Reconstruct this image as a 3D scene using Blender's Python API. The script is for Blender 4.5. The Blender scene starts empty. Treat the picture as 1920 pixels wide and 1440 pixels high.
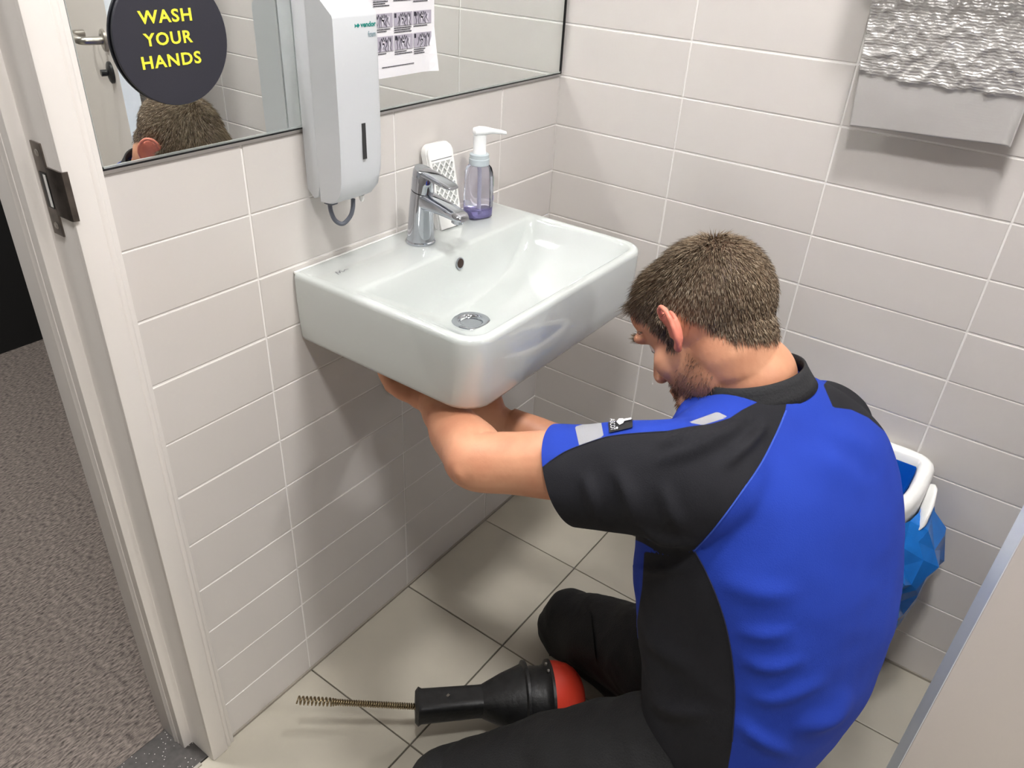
import bpy, bmesh, math, random
import numpy as np
from mathutils import Vector, Matrix, noise
from mathutils.bvhtree import BVHTree
random.seed(7); rng = np.random.default_rng(7)
SC = bpy.context.scene
COL = SC.collection

# ------------------------------------------------------------------ camera
CAM_POS = Vector((-1.4574, -0.9137, 1.3863))
CAM_R = np.array([[0.58611866, -0.80862186, 0.05094706],
                  [-0.40035142, -0.3437094, -0.84946018],
                  [0.70440305, 0.47748773, -0.5251874]])       # rows: right, down, forward
CAM_F = 1438.84                                                # focal length in pixels of the 1920 px frame
cam = bpy.data.cameras.new('camera'); cam.sensor_width = 36.0; cam.lens = CAM_F / 1920 * 36
cam.clip_start = 0.02; cam.clip_end = 50
camo = bpy.data.objects.new('camera', cam); COL.objects.link(camo)
_m = Matrix.Identity(4)
for i in range(3):
    _m[i][0] = CAM_R[0][i]; _m[i][1] = -CAM_R[1][i]; _m[i][2] = -CAM_R[2][i]; _m[i][3] = CAM_POS[i]
camo.matrix_world = _m
SC.camera = camo

# ------------------------------------------------------------------ world, exposure
w = bpy.data.worlds.new('world'); SC.world = w; w.use_nodes = True
w.node_tree.nodes['Background'].inputs[0].default_value = (0.8, 0.85, 0.9, 1)
w.node_tree.nodes['Background'].inputs[1].default_value = 0.05
SC.view_settings.view_transform = 'Standard'; SC.view_settings.look = 'None'
SC.view_settings.exposure = 0.0; SC.view_settings.gamma = 1.0
SC.view_settings.use_curve_mapping = False
LAMP_POWER = 172.0       # radiance of the recessed lamps
CORRIDOR_POWER = 52.0
SC.cycles.max_bounces = 7; SC.cycles.diffuse_bounces = 4; SC.cycles.glossy_bounces = 4; SC.cycles.transmission_bounces = 6
SC.cycles.sample_clamp_indirect = 0.0; SC.cycles.blur_glossy = 0.12
SC.cycles.use_adaptive_sampling = True; SC.cycles.adaptive_threshold = 0.05

def unproj(u, v, d):
    q = np.array([(u - 960) / CAM_F * d, (v - 720) / CAM_F * d, d])
    return Vector(CAM_R.T @ q) + CAM_POS
def proj_np(P):
    q = (np.asarray(P) - np.array(CAM_POS)) @ CAM_R.T
    return np.stack([960 + CAM_F * q[:, 0] / q[:, 2], 720 + CAM_F * q[:, 1] / q[:, 2]], 1)

# ------------------------------------------------------------------ materials
def srgb(r, g, b):
    f = lambda c: (c / 255 / 12.92) if c / 255 <= 0.04045 else ((c / 255 + 0.055) / 1.055) ** 2.4
    return (f(r), f(g), f(b), 1)
MATS = {}
def mat(name, col, rough=0.5, metal=0.0, spec=0.5, noise_amt=0.0, noise_scale=8.0, bump=0.0, bump_scale=60.0,
        rand=0.0, trans=0.0, emit=None, coat=0.0, sss=0.0, ior=None, stretch=None, sheen=0.0, noise_col=None):
    if name in MATS: return MATS[name]
    m = bpy.data.materials.new(name); m.use_nodes = True; MATS[name] = m
    nt = m.node_tree; bs = nt.nodes['Principled BSDF']
    bs.inputs['Base Color'].default_value = col; bs.inputs['Roughness'].default_value = rough
    bs.inputs['Metallic'].default_value = metal; bs.inputs['Specular IOR Level'].default_value = spec
    bs.inputs['Coat Weight'].default_value = coat; bs.inputs['Transmission Weight'].default_value = trans
    bs.inputs['Subsurface Weight'].default_value = sss; bs.inputs['Sheen Weight'].default_value = sheen
    if sss: bs.inputs['Subsurface Radius'].default_value = (0.012, 0.005, 0.003); bs.inputs['Subsurface Scale'].default_value = 0.6
    if ior: bs.inputs['IOR'].default_value = ior
    if emit: bs.inputs['Emission Color'].default_value = emit[0]; bs.inputs['Emission Strength'].default_value = emit[1]
    N = nt.nodes.new; L = nt.links.new
    tc = N('ShaderNodeTexCoord'); src = tc.outputs['Object']
    if stretch:
        mp = N('ShaderNodeMapping'); mp.inputs['Scale'].default_value = stretch; L(src, mp.inputs[0]); src = mp.outputs[0]
    c_out = None
    if noise_amt:
        n = N('ShaderNodeTexNoise'); n.inputs['Scale'].default_value = noise_scale; n.inputs['Detail'].default_value = 5
        L(src, n.inputs['Vector'])
        r = N('ShaderNodeValToRGB'); k = noise_amt
        r.color_ramp.elements[0].position = 0.3; r.color_ramp.elements[1].position = 0.7
        r.color_ramp.elements[0].color = noise_col or (col[0] * (1 - k), col[1] * (1 - k), col[2] * (1 - k), 1)
        r.color_ramp.elements[1].color = (min(1, col[0] * (1 + k)), min(1, col[1] * (1 + k)), min(1, col[2] * (1 + k)), 1)
        if noise_col: r.color_ramp.elements[1].color = col
        L(n.outputs['Fac'], r.inputs[0]); c_out = r.outputs[0]
    if rand:
        oi = N('ShaderNodeObjectInfo'); mr = N('ShaderNodeMapRange')
        mr.inputs['To Min'].default_value = 1 - rand; mr.inputs['To Max'].default_value = 1 + rand
        L(oi.outputs['Random'], mr.inputs['Value'])
        mx = N('ShaderNodeVectorMath'); mx.operation = 'SCALE'
        if c_out: L(c_out, mx.inputs[0])
        else: mx.inputs[0].default_value = col[:3]
        L(mr.outputs[0], mx.inputs['Scale']); c_out = mx.outputs[0]
    if c_out: L(c_out, bs.inputs['Base Color'])
    if bump:
        n = N('ShaderNodeTexNoise'); n.inputs['Scale'].default_value = bump_scale; n.inputs['Detail'].default_value = 4
        L(src, n.inputs['Vector'])
        b = N('ShaderNodeBump'); b.inputs['Strength'].default_value = bump; b.inputs['Distance'].default_value = 0.004
        L(n.outputs['Fac'], b.inputs['Height']); L(b.outputs[0], bs.inputs['Normal'])
    return m

M_TILE = mat('wall_tile_glaze', srgb(214, 209, 205), 0.30, rand=0.018, bump=0.04, bump_scale=9)
M_GROUT = mat('wall_grout', srgb(243, 240, 237), 0.8)
M_FTILE = mat('floor_tile_stone', srgb(180, 174, 160), 0.42, noise_amt=0.055, noise_scale=7, rand=0.025, bump=0.06, bump_scale=35)
M_FGROUT = mat('floor_grout', srgb(92, 86, 78), 0.9)
M_PAINT = mat('white_paint', srgb(232, 226, 221), 0.42, bump=0.03, bump_scale=30)
M_GREYWALL = mat('low_bounce_grey', srgb(150, 147, 144), 0.7)  # grey chosen for the unseen walls to lower the bounce light
M_FRAME = mat('frame_paint', srgb(233, 228, 224), 0.33, bump=0.04, bump_scale=22)
M_CEIL = mat('ceiling_paint', srgb(236, 235, 232), 0.8)
M_BLACKWALL = mat('dark_corridor_wall', srgb(10, 10, 11), 0.7)
M_CERAMIC = mat('sanitary_ceramic', srgb(198, 203, 201), 0.08, coat=0.5, spec=0.55)
M_CHROME = mat('chrome', srgb(186, 189, 196), 0.06, metal=1.0)
M_STEEL = mat('brushed_steel', srgb(170, 165, 158), 0.32, metal=1.0)
M_PLATE = mat('worn_strike_steel', srgb(120, 112, 106), 0.38, metal=0.9, noise_amt=0.35, noise_scale=40)
M_MIRROR = mat('mirror_silver', srgb(236, 240, 238), 0.0, metal=1.0)
M_BLACK = mat('black_plastic', srgb(24, 24, 26), 0.38, bump=0.05, bump_scale=90)
M_EDGE = mat('black_mirror_edge', srgb(18, 18, 20), 0.35)
M_WHITEPL = mat('white_plastic', srgb(238, 238, 236), 0.28)
M_DISP = mat('dispenser_plastic', srgb(206, 209, 213), 0.30)
M_GREYPL = mat('grey_hose', srgb(92, 96, 106), 0.45)

# ------------------------------------------------------------------ object helpers
def link(name, me, m=None, parent=None, smooth=False):
    if m is not None and not me.materials: me.materials.append(m)
    o = bpy.data.objects.new(name, me); COL.objects.link(o)
    if parent is not None: o.parent = parent
    if smooth: me.polygons.foreach_set('use_smooth', [True] * len(me.polygons))
    return o
def finish(bm, name, m, parent=None, smooth=False, flat_angle=None):
    bmesh.ops.recalc_face_normals(bm, faces=bm.faces)
    me = bpy.data.meshes.new(name); bm.to_mesh(me); bm.free()
    if flat_angle is not None:
        me.polygons.foreach_set('use_smooth', [True] * len(me.polygons))
        try: me.set_sharp_from_angle(angle=math.radians(flat_angle))
        except Exception: pass
    return link(name, me, m, parent, smooth)
def tag(o, label, cat=None, group=None, kind=None):
    o['label'] = label
    if cat: o['category'] = cat
    if group: o['group'] = group
    if kind: o['kind'] = kind
    return o
def struct(o, label=None):
    o['kind'] = 'structure'
    if label: o['label'] = label
    return o
def empty(name, loc=(0, 0, 0)):
    o = bpy.data.objects.new(name, None); COL.objects.link(o); o.location = loc; o.empty_display_size = 0.05
    return o
def unparent_keep(o, parent):      # parts are modelled in world space: keep them there under a moved parent
    o.parent = parent; o.matrix_parent_inverse = Matrix.Translation(-Vector(parent.location))
    return o
def add_box(bm, x0, x1, y0, y1, z0, z1, bev=0.0, seg=2):
    r = bmesh.ops.create_cube(bm, size=1.0)
    for v in r['verts']:
        v.co = Vector(((x0 + x1) / 2 + v.co.x * (x1 - x0), (y0 + y1) / 2 + v.co.y * (y1 - y0), (z0 + z1) / 2 + v.co.z * (z1 - z0)))
    if bev:
        es = list({e for v in r['verts'] for e in v.link_edges})
        bmesh.ops.bevel(bm, geom=es, offset=bev, segments=seg, profile=0.5, affect='EDGES')
def box(name, x0, x1, y0, y1, z0, z1, m, parent=None, bev=0.0, seg=2):
    bm = bmesh.new(); add_box(bm, x0, x1, y0, y1, z0, z1, bev, seg)
    return finish(bm, name, m, parent)
def add_loft(bm, loops, cap0=True, cap1=True, closed=True):
    rows = [[bm.verts.new(p) for p in lp] for lp in loops]
    n = len(rows[0])
    for a, b in zip(rows, rows[1:]):
        for i in range(n if closed else n - 1):
            j = (i + 1) % n
            try: bm.faces.new((a[i], a[j], b[j], b[i]))
            except ValueError: pass
    if cap0: bm.faces.new(rows[0][::-1])
    if cap1: bm.faces.new(rows[-1])
    return rows
def ring(c, U, V, n=24, e=2.0):
    c = Vector(c); U = Vector(U); V = Vector(V); out = []
    for i in range(n):
        t = 2 * math.pi * i / n; cs, sn = math.cos(t), math.sin(t)
        out.append(c + U * (math.copysign(abs(cs) ** (2 / e), cs)) + V * (math.copysign(abs(sn) ** (2 / e), sn)))
    return out
def frames(pts):
    pts = [Vector(p) for p in pts]; out = []; up = None
    for i, p in enumerate(pts):
        t = (pts[min(i + 1, len(pts) - 1)] - pts[max(i - 1, 0)]).normalized()
        if up is None:
            up = Vector((0, 0, 1)) if abs(t.z) < 0.9 else Vector((0, 1, 0))
        a = (up - t * up.dot(t)).normalized(); b = t.cross(a); up = a
        out.append((p, a, b))
    return out
def add_tube(bm, pts, rad, n=12, caps=True):
    fr = frames(pts)
    if not hasattr(rad, '__len__'): rad = [rad] * len(pts)
    rad = [(r, r) if not hasattr(r, '__len__') else r for r in rad]
    add_loft(bm, [ring(p, a * r[0], b * r[1], n) for (p, a, b), r in zip(fr, rad)], caps, caps)
def tube(name, pts, rad, m, parent=None, n=12, smooth=True):
    bm = bmesh.new(); add_tube(bm, pts, rad, n); return finish(bm, name, m, parent, flat_angle=50)
def spline(pts, k=8):
    pts = [Vector(p) for p in pts]; out = []
    P = [pts[0] * 2 - pts[1]] + pts + [pts[-1] * 2 - pts[-2]]
    for i in range(1, len(P) - 2):
        for j in range(k):
            t = j / k; a, b, c, d = P[i - 1], P[i], P[i + 1], P[i + 2]
            out.append(0.5 * (2 * b + (c - a) * t + (2 * a - 5 * b + 4 * c - d) * t * t + (3 * b - a - 3 * c + d) * t ** 3))
    out.append(pts[-1]); return out
def add_lathe(bm, prof, c=(0, 0, 0), axis=(0, 0, 1), n=32, caps=True):
    ax = Vector(axis).normalized(); up = Vector((1, 0, 0)) if abs(ax.x) < 0.9 else Vector((0, 1, 0))
    a = (up - ax * up.dot(ax)).normalized(); b = ax.cross(a); c = Vector(c)
    add_loft(bm, [ring(c + ax * h, a * r, b * r, n) for r, h in prof], caps, caps)
def lathe(name, prof, c, m, parent=None, axis=(0, 0, 1), n=32, ang=35):
    bm = bmesh.new(); add_lathe(bm, prof, c, axis, n); return finish(bm, name, m, parent, flat_angle=ang)
def prism(name, poly, axis, a0, a1, m, parent=None, bev=0.0, ang=30):
    """poly: list of 2-D points; axis 'x','y','z' the extrusion axis"""
    def P(p, a):
        return {'x': (a, p[0], p[1]), 'y': (p[0], a, p[1]), 'z': (p[0], p[1], a)}[axis]
    bm = bmesh.new(); add_loft(bm, [[Vector(P(p, a0)) for p in poly], [Vector(P(p, a1)) for p in poly]])
    if bev: bmesh.ops.bevel(bm, geom=bm.edges[:], offset=bev, segments=2, profile=0.5, affect='EDGES')
    return finish(bm, name, m, parent, flat_angle=ang)
def text_mesh(name, body, size, m, parent, matrix, thick=0.0004, align='LEFT', space=1.0, offset=0.0):
    cu = bpy.data.curves.new(name, 'FONT'); cu.body = body; cu.size = size; cu.extrude = thick
    cu.align_x = align; cu.space_character = space; cu.offset = offset; cu.resolution_u = 3
    tmp = bpy.data.objects.new('tmp', cu); COL.objects.link(tmp)
    dg = bpy.context.evaluated_depsgraph_get()
    me = bpy.data.meshes.new_from_object(tmp.evaluated_get(dg)); bpy.data.objects.remove(tmp)
    me.materials.clear(); me.transform(matrix)
    return link(name, me, m, parent)
def on_wall(x, y, z):              # text plane facing -y, reading along +x
    return Matrix(((1, 0, 0, x), (0, 0, -1, y), (0, 1, 0, z), (0, 0, 0, 1)))
def evaluate(o, mods):
    for kind, props in mods:
        md = o.modifiers.new(kind, kind)
        for k, v in props.items(): setattr(md, k, v)
    dg = bpy.context.evaluated_depsgraph_get()
    me = bpy.data.meshes.new_from_object(o.evaluated_get(dg))
    old = o.data; o.modifiers.clear(); o.data = me
    bpy.data.meshes.remove(old)
    return me

# ================================================================== THE SETTING
ROW0 = 0.0953                       # top of the cut bottom course
TL, TH, J = 0.301, 0.100, 0.003     # tile pitch and joint
X_FRAME = -1.008                    # tiles of the sink wall end at the door frame
X_DOOR = -1.072
ROOM_Y = -1.95; ROOM_X = -2.15; CEIL = 2.36

fl = box('floor', ROOM_X, 0.0, -3.0, 0.0, -0.10, -0.004, M_FGROUT); struct(fl, 'grey beige square floor tiles with dark joints')
wl = box('wall_left', X_FRAME, 0.0, 0.0, 0.11, -0.004, CEIL, M_GROUT); struct(wl, 'white tiled wall behind the washbasin and mirror')
wr = box('wall_right', 0.0, 0.10, -3.0, 0.0, -0.004, CEIL, M_GROUT); struct(wr, 'white tiled wall beside the kneeling man')
TILE_MESH = {}
def tile_mesh(kind, a, b, m, t=0.0013, bev=0.0012):
    key = (kind, round(a, 4), round(b, 4))
    if key not in TILE_MESH:
        bm = bmesh.new()
        if kind == 'A': add_box(bm, -a / 2, a / 2, -t, 0.002, -b / 2, b / 2)
        elif kind == 'B': add_box(bm, -t, 0.002, -a / 2, a / 2, -b / 2, b / 2)
        else: add_box(bm, -a / 2, a / 2, -b / 2, b / 2, -0.006, 0.0)
        front = {'A': lambda v: v.co.y < -t / 2, 'B': lambda v: v.co.x < -t / 2, 'F': lambda v: v.co.z > -0.003}[kind]
        es = [e for e in bm.edges if all(front(v) for v in e.verts)]
        bmesh.ops.bevel(bm, geom=es, offset=bev, segments=2, profile=0.5, affect='EDGES')
        bmesh.ops.recalc_face_normals(bm, faces=bm.faces)
        me = bpy.data.meshes.new('tile'); bm.to_mesh(me); bm.free(); me.materials.append(m)
        TILE_MESH[key] = me
    return TILE_MESH[key]
def put_tile(kind, a, b, loc, m, parent):
    o = bpy.data.objects.new('tile', tile_mesh(kind, a, b, m)); COL.objects.link(o); o.parent = parent
    j = 0.0005
    o.location = Vector(loc) + Vector((random.uniform(-j, j) * 0.5, random.uniform(-j, j) * 0.5, 0 if kind == 'F' else random.uniform(-j, j)))
    return o
def rows(z_top):
    z = [0.0] + [ROW0 + TH * k for k in range(40)]
    return [(a, b) for a, b in zip(z, z[1:]) if b <= z_top + 1e-4]
ca = [X_FRAME, -0.805, -0.504, -0.203, 0.0]
for z0, z1 in rows(1.0953):
    for x0, x1 in zip(ca, ca[1:]):
        put_tile('A', x1 - x0 - J, z1 - z0 - J, ((x0 + x1) / 2, 0, (z0 + z1) / 2), M_TILE, wl)
cb = [0.0] + [-(0.283 + TL * k) for k in range(9)]
for z0, z1 in rows(1.6):
    for y1, y0 in zip(cb, cb[1:]):
        put_tile('B', y1 - y0 - J, z1 - z0 - J, (0, (y0 + y1) / 2, (z0 + z1) / 2), M_TILE, wr)
fx = [0.0, -0.203, -0.504, -0.805, -1.106, -1.407, -1.708, -2.009]
fy = [0.0, -0.2836, -0.5846, -0.8856, -1.1866, -1.4876, -1.7886, -1.95]
for x1, x0 in zip(fx, fx[1:]):
    for y1, y0 in zip(fy, fy[1:]):
        put_tile('F', x1 - x0 - J, y1 - y0 - J, ((x0 + x1) / 2, (y0 + y1) / 2, 0), M_FTILE, fl)

box('sealant', X_FRAME, -0.001, -0.0055, -0.001, 0.0, 0.0055, mat('sealant_grey', srgb(150, 143, 132), 0.6), fl)
box('sealant', -0.0055, -0.001, -1.95, -0.006, 0.0, 0.0055, MATS['sealant_grey'], fl)
struct(box('ceiling', ROOM_X - 0.1, 0.1, -3.1, 0.11, CEIL, CEIL + 0.1, M_CEIL), 'white ceiling above the frame')
wf = box('wall_front', ROOM_X, -0.98, ROOM_Y - 0.1, ROOM_Y, -0.004, CEIL, M_GREYWALL); struct(wf, 'wall opposite the mirror, greyed to lower the bounce light')
box('lintel', -0.98, 0.0, ROOM_Y - 0.1, ROOM_Y, 2.12, CEIL, M_GREYWALL, wf)
struct(box('wall_side', ROOM_X - 0.1, ROOM_X, -3.0, 0.11, -0.004, CEIL, M_GREYWALL), 'unseen side wall, greyed to lower the bounce light')
struct(box('wall_back', ROOM_X, 0.0, -3.1, -3.0, -0.004, CEIL, M_PAINT), 'white back wall of the next cubicle')
box('lintel', ROOM_X, X_FRAME, 0.0, 0.11, 2.15, CEIL, M_PAINT, wl)
# --- corridor beyond the entrance
M_CARPET = mat('corridor_carpet', srgb(112, 103, 97), 0.95, noise_amt=0.75, noise_scale=150, bump=1.0, bump_scale=170, stretch=(0.55, 1.7, 1))
struct(box('floor_corridor', -4.2, 1.2, 0.108, 1.80, -0.10, 0.0, M_CARPET), 'dark grey looped carpet of the corridor')
struct(box('wall_corridor', -4.2, 1.2, 1.80, 1.9, -0.1, 2.7, M_BLACKWALL), 'black wall at the far side of the corridor')
struct(box('ceiling_corridor', -4.2, 1.2, 0.11, 1.9, 2.62, 2.72, M_CEIL), 'white corridor ceiling')
M_STONE = mat('threshold_stone', srgb(58, 54, 52), 0.45, noise_amt=0.3, noise_scale=90)
def speckle(m):
    nt = m.node_tree; bs = nt.nodes['Principled BSDF']
    v = nt.nodes.new('ShaderNodeTexVoronoi'); v.inputs['Scale'].default_value = 130
    tc = nt.nodes.new('ShaderNodeTexCoord'); nt.links.new(tc.outputs['Object'], v.inputs['Vector'])
    lt = nt.nodes.new('ShaderNodeMath'); lt.operation = 'LESS_THAN'; lt.inputs[1].default_value = 0.13
    nt.links.new(v.outputs['Distance'], lt.inputs[0])
    mx = nt.nodes.new('ShaderNodeMix'); mx.data_type = 'RGBA'
    old = bs.inputs['Base Color'].links[0].from_socket
    nt.links.new(lt.outputs[0], mx.inputs['Factor']); nt.links.new(old, mx.inputs[6]); mx.inputs[7].default_value = srgb(190, 186, 180)
    nt.links.new(mx.outputs[2], bs.inputs['Base Color'])
speckle(M_STONE)
th = box('trim_1', ROOM_X, X_DOOR + 0.06, 0.0, 0.112, -0.06, 0.002, M_STONE, bev=0.002); struct(th, 'dark speckled stone threshold under the door')
struct(box('trim_2', ROOM_X, X_DOOR, -0.006, 0.0, -0.05, 0.003, M_STEEL), 'thin metal strip between tiles and threshold')

# --- entrance door frame
df = empty('door_1', (X_DOOR, 0.05, 0)); struct(df, 'white painted door frame with a worn steel strike plate')
def sub(o, p): return unparent_keep(o, p)
jamb_poly = [(-1.005, -0.012), (-1.005, 0.12), (-1.0725, 0.12), (-1.0725, 0.047), (-1.055, 0.047), (-1.055, -0.012)]
sub(prism('jamb', jamb_poly, 'z', 0.0, 2.15, M_FRAME, bev=0.0015), df)
sub(prism('casing', [(-1.0545, -0.018), (-1.0545, -0.004), (-1.022, -0.004), (-1.022, -0.018)], 'z', 0.0, 2.15, M_FRAME, bev=0.003), df)
sub(prism('casing_bead', [(-1.023, -0.012), (-1.023, -0.003), (-1.008, -0.003), (-1.008, -0.008), (-1.014, -0.015), (-1.019, -0.015)], 'z', 0.0, 2.15, M_FRAME, bev=0.0015), df)
sub(prism('stop_bead', [(-1.0735, 0.064), (-1.0735, 0.070), (-1.0755, 0.0735), (-1.0725, 0.0745), (-1.0725, 0.0635)], 'z', 0.0, 2.15, M_FRAME), df)
sub(box('head_rail', ROOM_X, -1.0, -0.012, 0.12, 2.10, 2.16, M_FRAME), df)
# strike plate on the rebate face (x = -1.055), z 1.04 .. 1.135
sp = sub(box('strike_plate', -1.0572, -1.0548, 0.0125, 0.0345, 1.028, 1.138, M_PLATE, bev=0.0006), df)
lip = [(-1.0572, 0.0125), (-1.0572, -0.0170), (-1.0560, -0.0200), (-1.0500, -0.0222), (-1.0492, -0.0200), (-1.0545, -0.0188), (-1.0550, -0.0160), (-1.0550, 0.0125)]
o = prism('lip', lip, 'z', 1.055, 1.112, M_PLATE); o.parent = sp; o.matrix_parent_inverse = sp.matrix_world.inverted() if False else Matrix.Translation(-Vector(df.location))
def child_of_part(o, part, root):      # sub-part modelled in world space
    o.parent = part; o.matrix_parent_inverse = (Matrix.Translation(Vector(root.location)) @ part.matrix_parent_inverse).inverted()
child_of_part(o, sp, df)
o = box('latch_hole_shade', -1.0578, -1.0573, 0.0155, 0.0295, 1.062, 1.104, M_BLACK); child_of_part(o, sp, df)  # black plate on the metal, painted in for the shade inside the opening
o = box('latch_edge', -1.0582, -1.0575, 0.0165, 0.0215, 1.064, 1.102, M_WHITEPL); child_of_part(o, sp, df)
for z in (1.040, 1.126):
    o = lathe('screw', [(0.0001, 0), (0.0042, 0), (0.0036, 0.0008), (0.0001, 0.001)], (-1.0572, 0.0235, z), M_STEEL, None, axis=(-1, 0, 0), n=14); child_of_part(o, sp, df)

# --- door leaf standing ajar (edge and face at the right)
LEAF_P = Vector((-0.348, -1.038, 0)); LEAF_U = Vector((0.28, -0.96, 0)).normalized(); LEAF_N = Vector((-0.96, -0.28, 0)).normalized()
leaf = empty('door_2', (LEAF_P.x, LEAF_P.y, 0)); struct(leaf, 'white door leaf standing ajar with a steel lever handle')
M_LEAF = mat('door_leaf_laminate', srgb(224, 216, 210), 0.40)
M_LEAFEDGE = mat('door_edge_band', srgb(236, 241, 246), 0.35)
def quadbox(name, a0, a1, n0, n1, z0, z1, m, bev=0.0):
    bm = bmesh.new(); pts = []
    for z in (z0, z1):
        pts.append([LEAF_P + LEAF_U * a + LEAF_N * n + Vector((0, 0, z)) for a, n in ((a0, n0), (a1, n0), (a1, n1), (a0, n1))])
    add_loft(bm, pts)
    if bev: bmesh.ops.bevel(bm, geom=bm.edges[:], offset=bev, segments=2, profile=0.5, affect='EDGES')
    return sub(finish(bm, name, m, None), leaf)
quadbox('panel', 0.0015, 0.90, 0.0, 0.040, 0.012, 2.08, M_LEAF, 0.001)
quadbox('edge_band', 0.0, 0.0014, 0.0005, 0.0395, 0.012, 2.08, M_LEAFEDGE)
def leafpt(a, n, z): return LEAF_P + LEAF_U * a + LEAF_N * n + Vector((0, 0, z))
hd = sub(tube('lever_handle', spline([leafpt(0.065, 0.041, 1.06), leafpt(0.065, 0.075, 1.06), leafpt(0.072, 0.092, 1.06), leafpt(0.10, 0.098, 1.06), leafpt(0.165, 0.098, 1.06), leafpt(0.185, 0.090, 1.06), leafpt(0.19, 0.060, 1.06)], 5), 0.0095, M_STEEL), leaf)
sub(lathe('rose', [(0.026, 0), (0.026, 0.006), (0.023, 0.008), (0.012, 0.008)], leafpt(0.065, 0.040, 1.06), M_STEEL, None, axis=LEAF_N), leaf)
sub(lathe('lock_rose', [(0.026, 0), (0.026, 0.006), (0.023, 0.008), (0.008, 0.012), (0.008, 0.026)], leafpt(0.065, 0.040, 0.985), M_BLACK, None, axis=LEAF_N), leaf)
d3 = box('door_3', -0.10, -0.01, ROOM_Y - 0.11, ROOM_Y + 0.012, 0.0, 2.12, M_FRAME, bev=0.002); struct(d3, 'white jamb carrying the door that stands ajar')

# --- lamps
def downlight(name, x, y, z, r, power, label, col=(1.0, 0.985, 0.965, 1)):
    t = empty(name, (x, y, z)); tag(t, label, 'ceiling lamp', 'recessed round ceiling lamps')
    bm = bmesh.new(); add_lathe(bm, [(r, -0.002), (r + 0.004, -0.006), (r + 0.016, -0.005), (r + 0.018, 0.0)], n=40, caps=False)
    finish(bm, 'trim_ring', M_WHITEPL, t, flat_angle=40)
    bm = bmesh.new(); bmesh.ops.create_circle(bm, cap_ends=True, segments=40, radius=r)
    for v in bm.verts: v.co.z = -0.0035
    for f in bm.faces:
        if f.normal.z > 0: f.normal_flip()
    me = bpy.data.meshes.new('diffuser'); bm.to_mesh(me); bm.free()
    m = mat('lamp_' + name + label[:6], (1, 1, 1, 1), emit=(col, power)); link('diffuser', me, m, t)
    return t
LR = 0.10
downlight('downlight', -0.63, -0.825, CEIL, LR, LAMP_POWER, 'round recessed ceiling lamp above the kneeling man')
downlight('downlight', -1.32, -0.80, CEIL, LR, LAMP_POWER * 0.13, 'round recessed ceiling lamp nearest the entrance door')
downlight('downlight', -0.75, -2.45, CEIL, LR, LAMP_POWER, 'round recessed ceiling lamp in the next cubicle')
for x in (-1.35,):
    t = empty('corridor_panel_light', (x, 0.95, 2.61))
    tag(t, 'flat square ceiling lamp panel of the corridor', 'ceiling lamp')
    box('frame', -0.31, 0.31, -0.31, 0.31, -0.004, 0.012, M_WHITEPL, t)
    box('diffuser', -0.29, 0.29, -0.29, 0.29, -0.008, -0.004, mat('corridor_lamp', (1, 1, 1, 1), emit=((1, 0.98, 0.95, 1), CORRIDOR_POWER)), t)
# ================================================================== MIRROR WALL
mr = empty('mirror', (-0.506, -0.003, 1.10)); tag(mr, 'large frameless wall mirror with a thin black edge above the washbasin', 'mirror')
MX0, MX1, MZ0, MZ1 = -1.006, -0.006, 1.100, 1.96
sub(box('mirror_glass', MX0 + 0.003, MX1 - 0.003, -0.0055, -0.0005, MZ0 + 0.003, MZ1 - 0.003, M_MIRROR), mr)
M_GLASSRIM = mat('polished_glass_rim', srgb(200, 206, 204), 0.08, metal=0.6)
for nm, a in (('edge', (MX0, MX1, -0.0075, 0.0, MZ0, MZ0 + 0.0022)), ('edge', (MX0, MX1, -0.0075, 0.0, MZ1 - 0.0022, MZ1)),
              ('edge', (MX0, MX0 + 0.003, -0.0075, 0.0, MZ0, MZ1)), ('edge', (MX1 - 0.003, MX1, -0.0075, 0.0, MZ0, MZ1))):
    sub(box(nm, *a, M_EDGE), mr)
sub(box('bevel_rim', MX0 + 0.003, MX1 - 0.003, -0.0068, -0.005, MZ0 + 0.0022, MZ0 + 0.0044, M_GLASSRIM), mr)
sub(box('bevel_rim', MX0 + 0.003, MX0 + 0.0048, -0.0068, -0.005, MZ0 + 0.0022, MZ1 - 0.003, M_GLASSRIM), mr)

# round sign stuck on the mirror
M_SIGN = mat('sign_charcoal', srgb(46, 46, 56), 0.5); M_YEL = mat('sign_yellow', srgb(246, 240, 70), 0.5)
sg = empty('round_sign', (-0.8865, -0.008, 1.16)); tag(sg, 'round charcoal sign with yellow hand washing lettering on the mirror', 'sign')
sub(lathe('disc', [(0.0742, 0), (0.0745, 0.0005), (0.0745, 0.0032), (0.0738, 0.0038)], (-0.8865, -0.0078, 1.2345), M_SIGN, None, axis=(0, -1, 0), n=72), sg)
sub(lathe('backing', [(0.066, 0), (0.066, 0.0022)], (-0.8865, -0.0056, 1.2345), M_BLACK, None, axis=(0, -1, 0), n=48), sg)
for body, x0, x1, z in (('WASH', -0.9262, -0.8578, 1.2532), ('YOUR', -0.9245, -0.8610, 1.2294), ('HANDS', -0.9320, -0.8535, 1.2052)):
    o = text_mesh('lettering', body, 0.0196, M_YEL, None, Matrix.Identity(4), thick=0.00025, offset=0.00042, space=1.12)
    xs = [v.co.x for v in o.data.vertices]; ys = [v.co.y for v in o.data.vertices]
    sx = (x1 - x0) / (max(xs) - min(xs)); sy = 0.0142 / (max(ys) - min(ys))
    o.data.transform(on_wall(x0, -0.0119, z) @ Matrix.Diagonal((sx, sy, 1, 1)) @ Matrix.Translation((-min(xs), -min(ys), 0)))
    sub(o, sg)

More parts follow.
